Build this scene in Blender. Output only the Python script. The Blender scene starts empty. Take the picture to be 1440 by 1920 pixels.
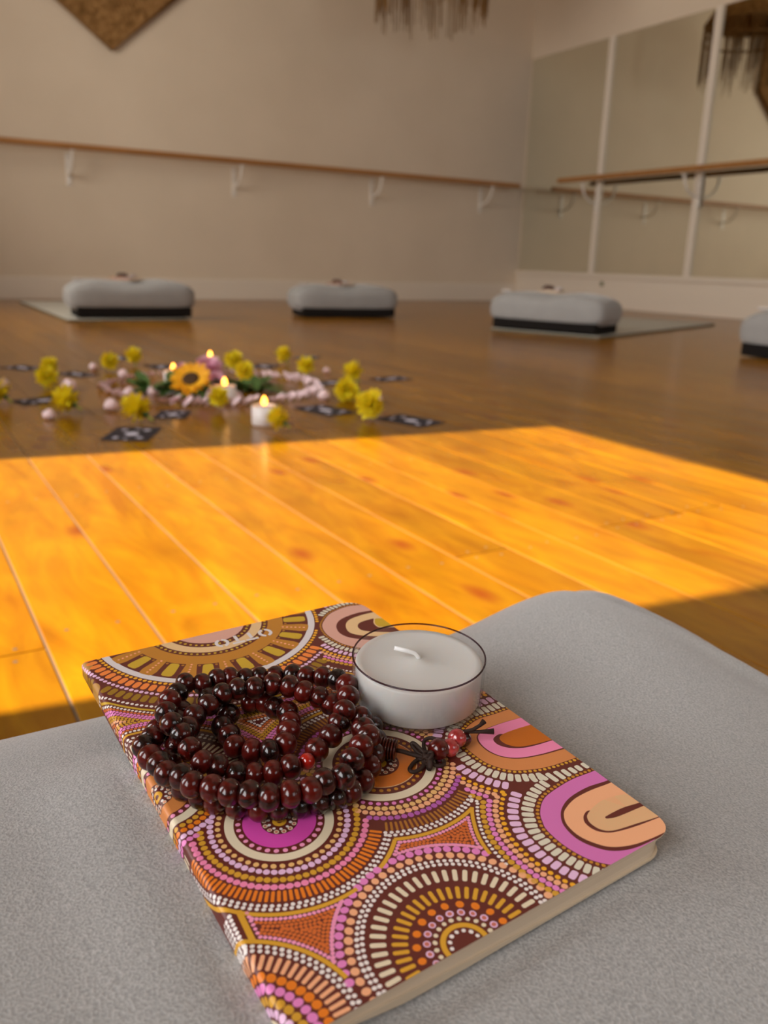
import bpy, bmesh, math, random
import numpy as np
from mathutils import Vector, Matrix, noise
S = bpy.context.scene
COL = S.collection
PI = math.pi
random.seed(7)

# ------------------------------------------------------------------ camera
FPX = 1565.3542
YAW, PITCH, ROLL = 0.53771795, 0.29099462, 0.02928145
def cam_axes():
    cy, sy = math.cos(YAW), math.sin(YAW)
    f = np.array([sy * math.cos(PITCH), cy * math.cos(PITCH), -math.sin(PITCH)])
    r = np.array([cy, -sy, 0.0]); u = np.cross(r, f)
    return np.array([r * math.cos(ROLL) + u * math.sin(ROLL), -r * math.sin(ROLL) + u * math.cos(ROLL), f])
RR = cam_axes()
EYE = np.array([0.0, 0.0, 0.33])
cd = bpy.data.cameras.new('camera'); cam = bpy.data.objects.new('camera', cd); COL.objects.link(cam)
M = Matrix.Identity(4)
for i in range(3):
    M[i][0] = RR[0][i]; M[i][1] = RR[1][i]; M[i][2] = -RR[2][i]; M[i][3] = EYE[i]
cam.matrix_world = M
cd.sensor_fit = 'VERTICAL'; cd.sensor_height = 36.0; cd.lens = FPX / 1920 * 36.0
cd.clip_start = 0.01; cd.clip_end = 60
cd.dof.use_dof = True; cd.dof.focus_distance = 0.240; cd.dof.aperture_fstop = 17.0
S.camera = cam

# ------------------------------------------------------------------ light
S.view_settings.view_transform = 'Standard'; S.view_settings.look = 'None'
S.view_settings.gamma = 1.0; S.view_settings.use_curve_mapping = False
S.view_settings.exposure = 0.0
W = bpy.data.worlds.new('world'); S.world = W; W.use_nodes = True
bg = W.node_tree.nodes['Background']; bg.inputs[0].default_value = (0.80, 0.90, 1.0, 1); bg.inputs[1].default_value = 1.6
SUN_SLOPE = 0.119
SUN_TAN = 2.1 / 2.467
sd_ = bpy.data.lights.new('sun', 'SUN'); sun = bpy.data.objects.new('sun', sd_); COL.objects.link(sun)
sdir = Vector((1, -SUN_SLOPE, -SUN_TAN * math.hypot(1, SUN_SLOPE))).normalized()
sun.rotation_euler = sdir.to_track_quat('-Z', 'Y').to_euler(); sun.location = (-6, 2, 5)
sd_.energy = 19.5; sd_.angle = math.radians(0.6); sd_.color = (1.0, 0.83, 0.62)
def area(name, loc, rot, sx, sy, power, color):
    l = bpy.data.lights.new(name, 'AREA'); o = bpy.data.objects.new(name, l); COL.objects.link(o)
    l.shape = 'RECTANGLE'; l.size = sx; l.size_y = sy; l.energy = power; l.color = color
    o.location = loc; o.rotation_euler = rot
    return o
XL, XR, YB, YF, ZC = -1.15, 5.445, -2.6, 6.70, 3.3
# sky fill at window openings; all lamps after the first serve added, unseen windows
area('skylight_left_window', (XL - 0.10, 1.20, 1.2), (0, -PI / 2, 0), 1.7, 0.8, 34, (0.95, 0.97, 1.0))
area('fill_left_window_near', (XL - 0.10, -0.40, 1.30), (0, -PI / 2, 0), 1.5, 0.95, 36, (0.96, 0.97, 1.0))
area('fill_left_window_middle', (XL - 0.10, 2.45, 1.33), (0, -PI / 2, 0), 1.5, 0.85, 12, (0.97, 0.96, 1.0))
area('fill_left_window_far', (XL - 0.10, 4.25, 1.6), (0, -PI / 2, 0), 1.5, 2.2, 95, (1.0, 0.95, 0.88))
area('fill_back_window', (1.0, YB - 0.10, 1.7), (PI / 2, 0, 0), 1.5, 1.4, 6, (1.0, 0.95, 0.88))
area('fill_back_window_far', (3.6, YB - 0.10, 1.7), (PI / 2, 0, 0), 1.5, 1.4, 36, (1.0, 0.95, 0.88))
S.cycles.use_denoising = True
S.cycles.max_bounces = 8; S.cycles.diffuse_bounces = 5; S.cycles.glossy_bounces = 4
S.cycles.transparent_max_bounces = 12; S.cycles.sample_clamp_indirect = 4.0
S.cycles.caustics_reflective = False; S.cycles.caustics_refractive = False

# ------------------------------------------------------------------ helpers
def s2l(c):
    c = c / 255.0
    return c / 12.92 if c <= 0.04045 else ((c + 0.055) / 1.055) ** 2.4
def rgb(r, g, b, k=1.0): return (s2l(r) * k, s2l(g) * k, s2l(b) * k, 1)
class NT:
    def __init__(s, name):
        s.m = bpy.data.materials.new(name); s.m.use_nodes = True; s.t = s.m.node_tree
        s.b = s.t.nodes['Principled BSDF']; s.out = s.t.nodes['Material Output']
    def n(s, typ, **kw):
        x = s.t.nodes.new(typ)
        for k, v in kw.items():
            if k.startswith('i_'): x.inputs[k[2:].replace('_', ' ')].default_value = v
            else: setattr(x, k, v)
        return x
    def l(s, a, b): s.t.links.new(a, b)
def mat(name, col, rough=0.6, spec=0.5, coat=0.0, metal=0.0, sheen=0.0, sss=0.0, emit=None, es=0.0):
    t = NT(name); b = t.b
    b.inputs['Base Color'].default_value = col if len(col) == 4 else (*col, 1)
    b.inputs['Roughness'].default_value = rough; b.inputs['Specular IOR Level'].default_value = spec
    b.inputs['Coat Weight'].default_value = coat; b.inputs['Coat Roughness'].default_value = 0.08
    b.inputs['Metallic'].default_value = metal; b.inputs['Sheen Weight'].default_value = sheen
    if sss: b.inputs['Subsurface Weight'].default_value = sss; b.inputs['Subsurface Radius'].default_value = (0.006, 0.004, 0.003); b.inputs['Subsurface Scale'].default_value = 1.0
    if emit: b.inputs['Emission Color'].default_value = emit; b.inputs['Emission Strength'].default_value = es
    return t.m
def noisy(name, c1, c2, scale, rough=0.7, spec=0.3, bump=0.0, detail=4, stretch=(1, 1, 1), sheen=0.0, bscale=None, coat=0.0):
    t = NT(name); b = t.b
    tc = t.n('ShaderNodeTexCoord'); mp = t.n('ShaderNodeMapping'); mp.inputs['Scale'].default_value = stretch
    t.l(tc.outputs['Object'], mp.inputs[0])
    nz = t.n('ShaderNodeTexNoise', i_Scale=scale, i_Detail=detail); t.l(mp.outputs[0], nz.inputs['Vector'])
    cr = t.n('ShaderNodeValToRGB'); cr.color_ramp.elements[0].color = c1; cr.color_ramp.elements[1].color = c2
    cr.color_ramp.elements[0].position = 0.3; cr.color_ramp.elements[1].position = 0.7
    t.l(nz.outputs['Fac'], cr.inputs[0]); t.l(cr.outputs[0], b.inputs['Base Color'])
    b.inputs['Roughness'].default_value = rough; b.inputs['Specular IOR Level'].default_value = spec; b.inputs['Sheen Weight'].default_value = sheen
    b.inputs['Sheen Roughness'].default_value = 0.4; b.inputs['Coat Weight'].default_value = coat
    if bump:
        n2 = t.n('ShaderNodeTexNoise', i_Scale=bscale or scale, i_Detail=3); t.l(mp.outputs[0], n2.inputs['Vector'])
        bp = t.n('ShaderNodeBump', i_Strength=bump, i_Distance=0.001); t.l(n2.outputs['Fac'], bp.inputs['Height']); t.l(bp.outputs[0], b.inputs['Normal'])
    return t.m
def mesh_obj(name, verts, faces, mats, parent=None, smooth=False, midx=None, loc=None):
    me = bpy.data.meshes.new(name); me.from_pydata([tuple(v) for v in verts], [], faces)
    for m in (mats if isinstance(mats, (list, tuple)) else [mats]): me.materials.append(m)
    if midx is not None: me.polygons.foreach_set('material_index', midx)
    if smooth: me.polygons.foreach_set('use_smooth', [True] * len(me.polygons))
    me.update()
    o = bpy.data.objects.new(name, me); COL.objects.link(o)
    if parent is not None: o.parent = parent
    if loc is not None: o.location = loc
    return o
class MB:
    """collects geometry, then links it as one mesh object"""
    def __init__(s): s.v = []; s.f = []; s.m = []
    def add(s, v, f, mi=0):
        k = len(s.v); s.v += [tuple(p) for p in v]; s.f += [tuple(i + k for i in q) for q in f]; s.m += [mi] * len(f); return s
    def box(s, x0, x1, y0, y1, z0, z1, mi=0):
        v = [(x, y, z) for z in (z0, z1) for y in (y0, y1) for x in (x0, x1)]
        return s.add(v, [(0, 2, 3, 1), (4, 5, 7, 6), (0, 1, 5, 4), (2, 6, 7, 3), (0, 4, 6, 2), (1, 3, 7, 5)], mi)
    def lathe(s, prof, n=32, mi=0, cap=True, mtx=None):
        v = []
        for r, z in prof:
            for k in range(n):
                a = 2 * PI * k / n; p = Vector((r * math.cos(a), r * math.sin(a), z)); v.append(mtx @ p if mtx else p)
        f = []
        for i in range(len(prof) - 1):
            for k in range(n):
                a, b = i * n + k, i * n + (k + 1) % n; f.append((a, b, b + n, a + n))
        if cap: f.append(tuple(range(n - 1, -1, -1))); f.append(tuple((len(prof) - 1) * n + k for k in range(n)))
        return s.add(v, f, mi)
    def tube(s, pts, r, n=8, mi=0, closed=False, rz=None):
        pts = [Vector(p) for p in pts]; v = []; N = len(pts); up = Vector((0, 0, 1))
        for i, p in enumerate(pts):
            a = pts[(i - 1) % N] if (closed or i > 0) else p; b = pts[(i + 1) % N] if (closed or i < N - 1) else p
            t = (b - a).normalized(); x = t.cross(up)
            if x.length < 1e-3: x = t.cross(Vector((1, 0, 0)))
            x.normalize(); y = x.cross(t); rr = r(i / (N - 1)) if callable(r) else r
            for k in range(n):
                q = 2 * PI * k / n; v.append(p + x * (rr * math.cos(q)) + y * ((rz or rr) * math.sin(q)))
        f = []
        for i in range(N if closed else N - 1):
            for k in range(n):
                a, b = i * n + k, i * n + (k + 1) % n; c, d = ((i + 1) % N) * n + (k + 1) % n, ((i + 1) % N) * n + k
                f.append((a, b, c, d))
        if not closed: f.append(tuple(range(n - 1, -1, -1))); f.append(tuple((N - 1) * n + k for k in range(n)))
        return s.add(v, f, mi)
    def build(s, name, mats, parent=None, smooth=False, bevel=0.0, loc=None, angle=None):
        o = mesh_obj(name, s.v, s.f, mats, parent, smooth, s.m, loc)
        if bevel:
            b = o.modifiers.new('bevel', 'BEVEL'); b.width = bevel; b.segments = 3; b.limit_method = 'ANGLE'; b.angle_limit = 0.6
            for p in o.data.polygons: p.use_smooth = True
            o.modifiers.new('wn', 'WEIGHTED_NORMAL')
        return o
def tag(o, label=None, cat=None, group=None, kind=None):
    if label: o['label'] = label
    if cat: o['category'] = cat
    if group: o['group'] = group
    if kind: o['kind'] = kind
    return o
def empty(name, loc=(0, 0, 0), rz=0.0):
    o = bpy.data.objects.new(name, None); COL.objects.link(o); o.location = loc; o.rotation_euler = (0, 0, rz); o.empty_display_size = 0.05; return o
def struct(o): o['kind'] = 'structure'; return o
def copy_tree(o, parent=None):
    c = o.copy(); COL.objects.link(c); c.parent = parent
    for ch in [x for x in COL.objects if x.parent == o]: copy_tree(ch, c)
    return c
def ray(u, v):
    return RR.T @ np.array([(u - 720) / FPX, -(v - 960) / FPX, 1.0])
def floor_pt(u, v, z=0.0):
    d = ray(u, v); return EYE + d * ((z - EYE[2]) / d[2])

# ------------------------------------------------------------------ materials of the room
m_wall = noisy('wall_paint', (0.66, 0.55, 0.42, 1), (0.70, 0.585, 0.45, 1), 2.5, rough=0.6, spec=0.25)
m_trim = mat('white_gloss_paint', (0.72, 0.63, 0.52, 1), 0.4, 0.4)
m_white = mat('bracket_white', (0.78, 0.72, 0.64, 1), 0.35, 0.5)
m_screw = mat('screw_grey', (0.30, 0.27, 0.22, 1), 0.4, 0.5, metal=0.3)
m_ceil = mat('ceiling_paint', (0.75, 0.68, 0.58, 1), 0.8, 0.2)
m_mirror = mat('mirror_silver', (0.88, 0.89, 0.78, 1), 0.02, 0.5, metal=1.0)
m_oak = noisy('barre_wood', (0.30, 0.125, 0.03, 1), (0.42, 0.19, 0.055, 1), 60, rough=0.4, spec=0.5, stretch=(0.05, 1, 1))

def wood_mat():
    t = NT('pine_boards'); b = t.b
    tc = t.n('ShaderNodeTexCoord'); at = t.n('ShaderNodeAttribute', attribute_name='board', attribute_type='GEOMETRY')
    sep = t.n('ShaderNodeSeparateColor'); t.l(at.outputs['Color'], sep.inputs[0])
    sc = t.n('ShaderNodeVectorMath', operation='SCALE'); sc.inputs['Scale'].default_value = 37.0; t.l(at.outputs['Vector'], sc.inputs[0])
    ad = t.n('ShaderNodeVectorMath', operation='ADD'); t.l(tc.outputs['Object'], ad.inputs[0]); t.l(sc.outputs[0], ad.inputs[1])
    mp = t.n('ShaderNodeMapping'); mp.inputs['Scale'].default_value = (1, 0.22, 1); t.l(ad.outputs[0], mp.inputs[0])
    n1 = t.n('ShaderNodeTexNoise', i_Scale=22.0, i_Detail=5.0, i_Roughness=0.6, i_Distortion=1.6); t.l(mp.outputs[0], n1.inputs['Vector'])
    mp2 = t.n('ShaderNodeMapping'); mp2.inputs['Scale'].default_value = (1, 0.35, 1); t.l(ad.outputs[0], mp2.inputs[0])
    n2 = t.n('ShaderNodeTexNoise', i_Scale=16.0, i_Detail=2.0, i_Distortion=0.6); t.l(mp2.outputs[0], n2.inputs['Vector'])
    cr = t.n('ShaderNodeValToRGB'); e = cr.color_ramp.elements
    e[0].position = 0.30; e[0].color = (0.230, 0.078, 0.0010, 1); e[1].position = 0.74; e[1].color = (0.335, 0.150, 0.0025, 1)
    t.l(n1.outputs['Fac'], cr.inputs[0])
    mx = t.n('ShaderNodeMix', data_type='RGBA', blend_type='MULTIPLY'); mx.inputs['Factor'].default_value = 1.0
    mr = t.n('ShaderNodeMapRange'); mr.inputs['From Min'].default_value = 0.3; mr.inputs['From Max'].default_value = 0.7; mr.inputs['To Min'].default_value = 0.78; mr.inputs['To Max'].default_value = 1.12
    t.l(n2.outputs['Fac'], mr.inputs['Value']); t.l(cr.outputs[0], mx.inputs['A']); t.l(mr.outputs[0], mx.inputs['B'])
    # per board tone
    mr2 = t.n('ShaderNodeMapRange'); mr2.inputs['To Min'].default_value = 0.80; mr2.inputs['To Max'].default_value = 1.15; t.l(sep.outputs[0], mr2.inputs['Value'])
    mx2 = t.n('ShaderNodeMix', data_type='RGBA', blend_type='MULTIPLY'); mx2.inputs['Factor'].default_value = 1.0
    t.l(mx.outputs['Result'], mx2.inputs['A']); t.l(mr2.outputs[0], mx2.inputs['B'])
    # knots
    vo = t.n('ShaderNodeTexVoronoi', i_Scale=6.0, feature='F1', voronoi_dimensions='2D'); mp3 = t.n('ShaderNodeMapping'); mp3.inputs['Scale'].default_value = (1.6, 0.8, 0.0); t.l(ad.outputs[0], mp3.inputs[0])
    wn = t.n('ShaderNodeTexNoise', i_Scale=30.0, i_Detail=2.0); t.l(tc.outputs['Object'], wn.inputs['Vector'])
    wa = t.n('ShaderNodeMix', data_type='RGBA'); wa.inputs['Factor'].default_value = 0.012; t.l(mp3.outputs[0], wa.inputs['A']); t.l(wn.outputs['Color'], wa.inputs['B'])
    t.l(mp3.outputs[0], vo.inputs['Vector'])
    kr = t.n('ShaderNodeMapRange'); kr.inputs['From Min'].default_value = 0.02; kr.inputs['From Max'].default_value = 0.17; kr.inputs['To Min'].default_value = 0.95; kr.inputs['To Max'].default_value = 0.0
    t.l(vo.outputs['Distance'], kr.inputs['Value'])
    sepc = t.n('ShaderNodeSeparateColor'); t.l(vo.outputs['Color'], sepc.inputs[0])
    th = t.n('ShaderNodeMath', operation='GREATER_THAN'); th.inputs[1].default_value = 0.62; t.l(sepc.outputs[0], th.inputs[0])
    km = t.n('ShaderNodeMath', operation='MULTIPLY'); t.l(kr.outputs[0], km.inputs[0]); t.l(th.outputs[0], km.inputs[1])
    mx3 = t.n('ShaderNodeMix', data_type='RGBA'); t.l(km.outputs[0], mx3.inputs['Factor']); t.l(mx2.outputs['Result'], mx3.inputs['A']); mx3.inputs['B'].default_value = (0.17, 0.035, 0.003, 1)
    t.l(mx3.outputs['Result'], b.inputs['Base Color'])
    b.inputs['Roughness'].default_value = 0.22; b.inputs['Specular IOR Level'].default_value = 0.28
    nb = t.n('ShaderNodeTexNoise', i_Scale=9.0, i_Detail=2.0); t.l(tc.outputs['Object'], nb.inputs['Vector'])
    bp = t.n('ShaderNodeBump', i_Strength=0.25, i_Distance=0.002); t.l(nb.outputs['Fac'], bp.inputs['Height']); t.l(bp.outputs[0], b.inputs['Normal'])
    return t.m
m_wood = wood_mat()
m_gap = mat('board_gap_filler', (0.19, 0.125, 0.082, 1), 0.35, 0.5)
m_nail = mat('nail_filler', (0.10, 0.075, 0.055, 1), 0.4, 0.5)

# ------------------------------------------------------------------ floor: boards run toward the far wall
def build_floor():
    PX, GAP = 0.0905, 0.0027
    edges = {0: 0.089, 1: 0.182, 2: 0.2735, 3: 0.3655, 4: 0.4555, 5: 0.546, 6: 0.626, 7: 0.7045, 8: 0.787}
    def ex(i):
        if i in edges: return edges[i]
        return edges[0] + i * PX if i < 0 else edges[8] + (i - 8) * PX * 0.93
    mb = MB(); cols = []
    forced = {-1: 0.715, 5: 0.750, 8: 0.763, 9: 0.763, 10: 0.767}
    i = -40
    rnd = random.Random(3)
    joists = [0.755 + 0.45 * k for k in range(-8, 15)]
    while ex(i) < XR + 0.05:
        a, b = max(ex(i), XL - 0.05), min(ex(i + 1), XR + 0.05)
        if ex(i + 1) > XL - 0.05:
            ys = [YB - 0.05]
            if i in forced: js = [forced[i]] + [j for j in joists if abs(j - forced[i]) > 1.2 and rnd.random() < 0.25]
            else: js = [j for j in joists if rnd.random() < 0.16 and not (0.3 < j < 1.6)]
            last = -9
            for j in sorted(js):
                if j - last > 1.0: ys.append(j); last = j
            ys.append(YF + 0.05)
            for y0, y1 in zip(ys[:-1], ys[1:]):
                g0 = a + GAP / 2; g1 = b - GAP / 2; e0 = y0 + 0.0009; e1 = y1 - 0.0009
                ch = 0.0006
                v = [(g0, e0, -0.0006), (g1, e0, -0.0006), (g1, e1, -0.0006), (g0, e1, -0.0006), (g0 + ch, e0 + ch, 0), (g1 - ch, e0 + ch, 0), (g1 - ch, e1 - ch, 0), (g0 + ch, e1 - ch, 0),
                     (g0, e0, -0.012), (g1, e0, -0.012), (g1, e1, -0.012), (g0, e1, -0.012)]
                f = [(4, 5, 6, 7), (0, 1, 5, 4), (1, 2, 6, 5), (2, 3, 7, 6), (3, 0, 4, 7), (8, 9, 1, 0), (9, 10, 2, 1), (10, 11, 3, 2), (11, 8, 0, 3)]
                mb.add(v, f, 0); c = (rnd.random(), rnd.random(), rnd.random(), 1); cols += [c] * len(f)
            # nails in pairs over each joist
            for j in joists:
                if not (-0.5 < j < 5.0): continue
                jy = forced.get(i, j) if abs(forced.get(i, 9) - j) < 0.1 else j
                for fx in (0.27, 0.73):
                    for dy in ((-0.012, 0.012) if jy in ys else (0.0,)):
                        x = a + (b - a) * fx + rnd.uniform(-.004, .004); y = jy + dy + rnd.uniform(-.004, .004) - 0.012 * (jy not in ys) * (1 if j < 1 else 0)
                        n = 10; vv = [(x + 0.0021 * math.cos(2 * PI * k / n), y + 0.0021 * math.sin(2 * PI * k / n), 0.00015) for k in range(n)]
                        mb.add(vv, [tuple(range(n))], 2); cols.append((0, 0, 0, 1))
        i += 1
    mb.box(XL - 0.05, XR + 0.05, YB - 0.05, YF + 0.05, -0.05, -0.0012, 1); cols += [(0, 0, 0, 1)] * 6
    o = mb.build('floor', [m_wood, m_gap, m_nail])
    ca = o.data.color_attributes.new('board', 'FLOAT_COLOR', 'CORNER')
    flat = np.array([c for p, c in zip(o.data.polygons, cols) for _ in range(p.loop_total)], dtype=np.float32).ravel()
    ca.data.foreach_set('color', flat)
    return struct(o)
build_floor()

# ------------------------------------------------------------------ walls and ceiling
T = 0.08
struct(MB().box(XL - T, XR + T, YF, YF + T, -0.05, ZC).build('wall_far', m_wall))
struct(MB().box(XR, XR + T, YB - T, YF, -0.05, ZC).build('wall_right', m_wall))
struct(MB().box(XL - T, XR + T, YB - T, YF + T, ZC, ZC + T).build('ceiling', m_ceil))
def wall_with_holes(name, axis, c0, c1, lo, hi, holes):
    mb = MB(); cur = lo
    def bx(a, b, z0, z1):
        if b - a < 1e-4 or z1 - z0 < 1e-4: return
        if axis == 'x': mb.box(c0, c1, a, b, z0, z1)
        else: mb.box(a, b, c0, c1, z0, z1)
    for (a, b, z0, z1) in sorted(holes):
        bx(cur, a, -0.05, ZC); bx(a, b, -0.05, z0); bx(a, b, z1, ZC); cur = b
    bx(cur, hi, -0.05, ZC)
    return struct(mb.build(name, m_wall))
WL1 = (0.757, 1.637, 0.32, 2.10); WL2 = (2.0, 2.9, 0.55, 2.10); WL0 = (-0.90, 0.10, 0.55, 2.10); WL3 = (3.1, 5.4, 0.80, 2.40)
wall_with_holes('wall_left', 'x', XL - T, XL, YB - T, YF, [WL0, WL1, WL2, WL3])
WB = [(0.25, 1.75, 0.95, 2.45), (2.85, 4.35, 0.95, 2.45)]
wall_with_holes('wall_back', 'y', YB - T, YB, XL, XR, WB)
t = NT('window_glass'); tr = t.n('ShaderNodeBsdfTransparent'); gl = t.n('ShaderNodeBsdfGlossy', i_Roughness=0.0); mxs = t.n('ShaderNodeMixShader'); fr = t.n('ShaderNodeFresnel', i_IOR=1.3)
t.l(fr.outputs[0], mxs.inputs[0]); t.l(tr.outputs[0], mxs.inputs[1]); t.l(gl.outputs[0], mxs.inputs[2]); t.l(mxs.outputs[0], t.out.inputs[0]); m_glass = t.m
def window(name, axis, a, b, z0, z1):
    w = 0.03; mb = MB(); g = MB()
    if axis == 'x':
        x0, x1 = XL - 0.075, XL - 0.045
        for q in ((a - w, a, z0 - w, z1 + w), (b, b + w, z0 - w, z1 + w), (a, b, z0 - w, z0), (a, b, z1, z1 + w)): mb.box(XL, XL + 0.015, q[0], q[1], q[2], q[3])
        g.box(XL - 0.062, XL - 0.058, a, b, z0, z1)
    else:
        for q in ((a - w, a, z0 - w, z1 + w), (b, b + w, z0 - w, z1 + w), (a, b, z0 - w, z0), (a, b, z1, z1 + w)): mb.box(q[0], q[1], YB, YB + 0.015, q[2], q[3])
        g.box(a, b, YB - 0.062, YB - 0.058, z0, z1)
    o = struct(mb.build(name, m_trim)); g.build('pane', m_glass, o); return o
window('window_1', 'x', *WL1); window('window_added_2', 'x', *WL2); window('window_added_5', 'x', *WL3); window('window_added_6', 'x', *WL0); window('window_added_3', 'y', *WB[0]); window('window_added_4', 'y', *WB[1])  # windows after the first are unseen, added as sources of fill light
struct(MB().box(XL - 2.3, XL - 2.1, 2.2, 8.5, -0.05, 4.6).box(XL - 2.3, XL - 2.1, -5.0, 0.75, -0.05, 4.6).build('wall_sun_block', m_wall))  # unseen walls added outdoors to keep the sun out of the added windows
# skirting boards
sk = MB(); sk.box(XL, XR, YF - 0.018, YF, 0.0, 0.150); sk.box(XL, XR, YF - 0.012, YF, 0.150, 0.160)
struct(sk.build('baseboard_far', m_trim, bevel=0.002))
sk = MB(); sk.box(XR - 0.018, XR, YB, YF - 0.018, 0.0, 0.150); sk.box(XR - 0.012, XR, YB, YF - 0.012, 0.150, 0.160)
struct(sk.build('baseboard_right', m_trim, bevel=0.002))
# faint joint between wall sheets
struct(MB().box(XL, XR, YF - 0.003, YF, 1.806, 1.818).build('trim_1', m_wall))

# ------------------------------------------------------------------ mirror wall (right)
mz0, mz1 = 0.285, 2.145
ys = [YF - 0.02, 5.672, 4.625, 3.58, 2.53, 1.48, 0.43]
poslab = ['tall wall mirror panel next to the room corner, reflecting the end of the far rail', 'tall wall mirror panel second from the corner, between two white uprights', 'tall wall mirror panel third from the corner, reflecting the fringed hanging']
for k in range(6):
    y1, y0 = ys[k], ys[k + 1]
    o = MB().box(XR - 0.010, XR - 0.002, y0 + 0.022, y1 - 0.022 * (k > 0), mz0, mz1).build('mirror_panel', m_mirror)
    tag(o, poslab[k] if k < 3 else 'wall mirror panel nearer the camera beyond the right edge of the photo', 'mirror', 'mirror panels on the right wall')
fr_ = MB()
for k, y in enumerate(ys[1:]):
    fr_.box(XR - 0.024, XR, y - 0.030, y + 0.030, mz0, mz1)
fr_.box(XR - 0.024, XR, 0.40, YF, mz0 - 0.035, mz0)
fr_.box(XR - 0.012, XR, 0.40, YF, 0.16, mz0 - 0.045)
struct(fr_.build('trim_2', m_trim))
o = MB().lathe([(0.0, 0), (0.022, 0.0), (0.022, 0.006), (0.012, 0.010), (0.0, 0.010)], 20, cap=False).build('door_stop', mat('aged_brass', (0.20, 0.19, 0.10, 1), 0.5), smooth=True)
o.rotation_euler = (0, -PI / 2, 0); o.location = (XR - 0.012, 5.528, 0.20)
tag(o, 'small dull green round fitting low on the panel under the mirrors', 'wall fitting')

# ------------------------------------------------------------------ ballet rails
def bracket_mesh(reach=0.185):
    plate = MB().box(-0.017, 0.017, -0.006, 0.0, -0.245, -0.025)
    arm = MB(); pts = []
    for k in range(15):
        a = k / 14 * PI / 2
        pts.append((0, -0.006 - reach * 0.93 * math.sin(a) ** 1.0, -0.175 + 0.150 * (1 - math.cos(a))))
    arm.tube(pts, 0.009, 8)
    sad = MB().box(-0.014, 0.014, -reach - 0.022, -reach + 0.022, -0.028, -0.022)
    return plate, arm, sad
def make_bracket(name, label, group):
    r = empty(name); tag(r, label, 'bracket', group)
    p, a, s_ = bracket_mesh(); pl = p.build('wall_plate', m_white, r, bevel=0.002)
    a.build('arm', m_white, r, smooth=True); s_.build('saddle', m_white, r)
    for i, (x, z) in enumerate(((-0.007, -0.045), (0.007, -0.045), (0.0, -0.115), (-0.007, -0.225), (0.007, -0.225))):
        m = Matrix.Translation((x, -0.006, z)) @ Matrix.Rotation(PI / 2, 4, 'X')
        MB().lathe([(0.0045, 0), (0.0045, 0.001), (0.002, 0.002)], 10, mtx=m).build('screw', m_screw, pl)
    return r
b0 = make_bracket('rail_bracket', 'white metal rail bracket on the far wall, leftmost of the four', 'brackets under the far wall rail')
b0.location = (1.28, YF, 1.035)
for x, lb in ((2.527, 'white metal rail bracket on the far wall, second from the left'), (3.775, 'white metal rail bracket on the far wall, third from the left'), (4.938, 'white metal rail bracket on the far wall nearest the mirror corner')):
    c = copy_tree(b0); c.location = (x, YF, 1.035); c['label'] = lb
for y, lb in ((5.675, 'white metal rail bracket on the first upright between mirror panels'), (4.600, 'white metal rail bracket on the second mirror upright, further from the corner')):
    c = copy_tree(b0); c.location = (XR - 0.024, y, 1.035); c.rotation_euler = (0, 0, -PI / 2); c['label'] = lb; c['group'] = 'brackets under the mirror wall rail'
def rail(name, p0, p1, label):
    o = MB().tube([p0, p1], 0.0215, 20).build(name, m_oak, smooth=False, bevel=0.003); return tag(o, label, 'barre')
rail('ballet_barre', (XL + 0.3, YF - 0.19, 1.036), (5.235, YF - 0.19, 1.036), 'long round wooden ballet rail running along the far cream wall')
rail('ballet_barre', (XR - 0.20, 5.985, 1.050), (XR - 0.20, 0.3, 1.036), 'wooden ballet rail running in front of the mirrors on the right wall')

# ------------------------------------------------------------------ woven hangings
m_jute = noisy('jute_weave', (0.17, 0.085, 0.025, 1), (0.40, 0.22, 0.085, 1), 26, rough=0.95, spec=0.05, bump=0.8, bscale=40)
m_jute2 = noisy('jute_fringe', (0.20, 0.105, 0.035, 1), (0.34, 0.19, 0.08, 1), 40, rough=0.95, spec=0.05)
def hanging():
    r = empty('macrame_wall_hanging', (1.63, YF - 0.02, 1.712)); tag(r, 'brown knotted macrame hanging with a pointed tip on the far wall', 'wall hanging')
    out = [(0, 0), (0.64, 0.53), (0.62, 1.0), (0.60, 1.25), (-0.60, 1.25), (-0.62, 1.0), (-0.63, 0.47)]
    body = MB(); n = 40
    # knotted net: overlapping cords in both diagonal directions, inside the outline
    def inside(x, z):
        if z > 1.25: return False
        if x >= 0: return z > x * 0.53 / 0.64 and x < 0.64
        return z > -x * 0.47 / 0.63 and -x < 0.63
    body.add([(x, 0.0, z) for x, z in out] + [(x, -0.012, z) for x, z in out], [tuple(range(6, -1, -1)), tuple(range(7, 14))] + [(i, (i + 1) % 7, 7 + (i + 1) % 7, 7 + i) for i in range(7)])
    rn = random.Random(5); st = 0.030
    for i in range(-22, 23):
        for j in range(0, 42):
            x = i * st + (j % 2) * st / 2; z = j * st
            if not (inside(x - .02, z - .02) and inside(x + .02, z - .02)): continue
            if rn.random() < 0.12: continue
            m = Matrix.Translation((x, -0.014, z)) @ Matrix.Rotation(rn.uniform(-.5, .5), 4, 'Y') @ Matrix.Diagonal((1, 0.8, 0.8, 1))
            body.lathe([(0.001, -0.012), (0.010, -0.007), (0.012, 0), (0.010, 0.007), (0.001, 0.012)], 7, mtx=m)
    body.build('knotted_panel', m_jute, r)
    e = MB(); e.tube([(out[k][0], -0.012, out[k][1]) for k in (4, 5, 6, 0, 1, 2, 3)], 0.019, 8, rz=0.014); e.build('border_cord', m_jute2, r, smooth=True)
hanging()
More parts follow.
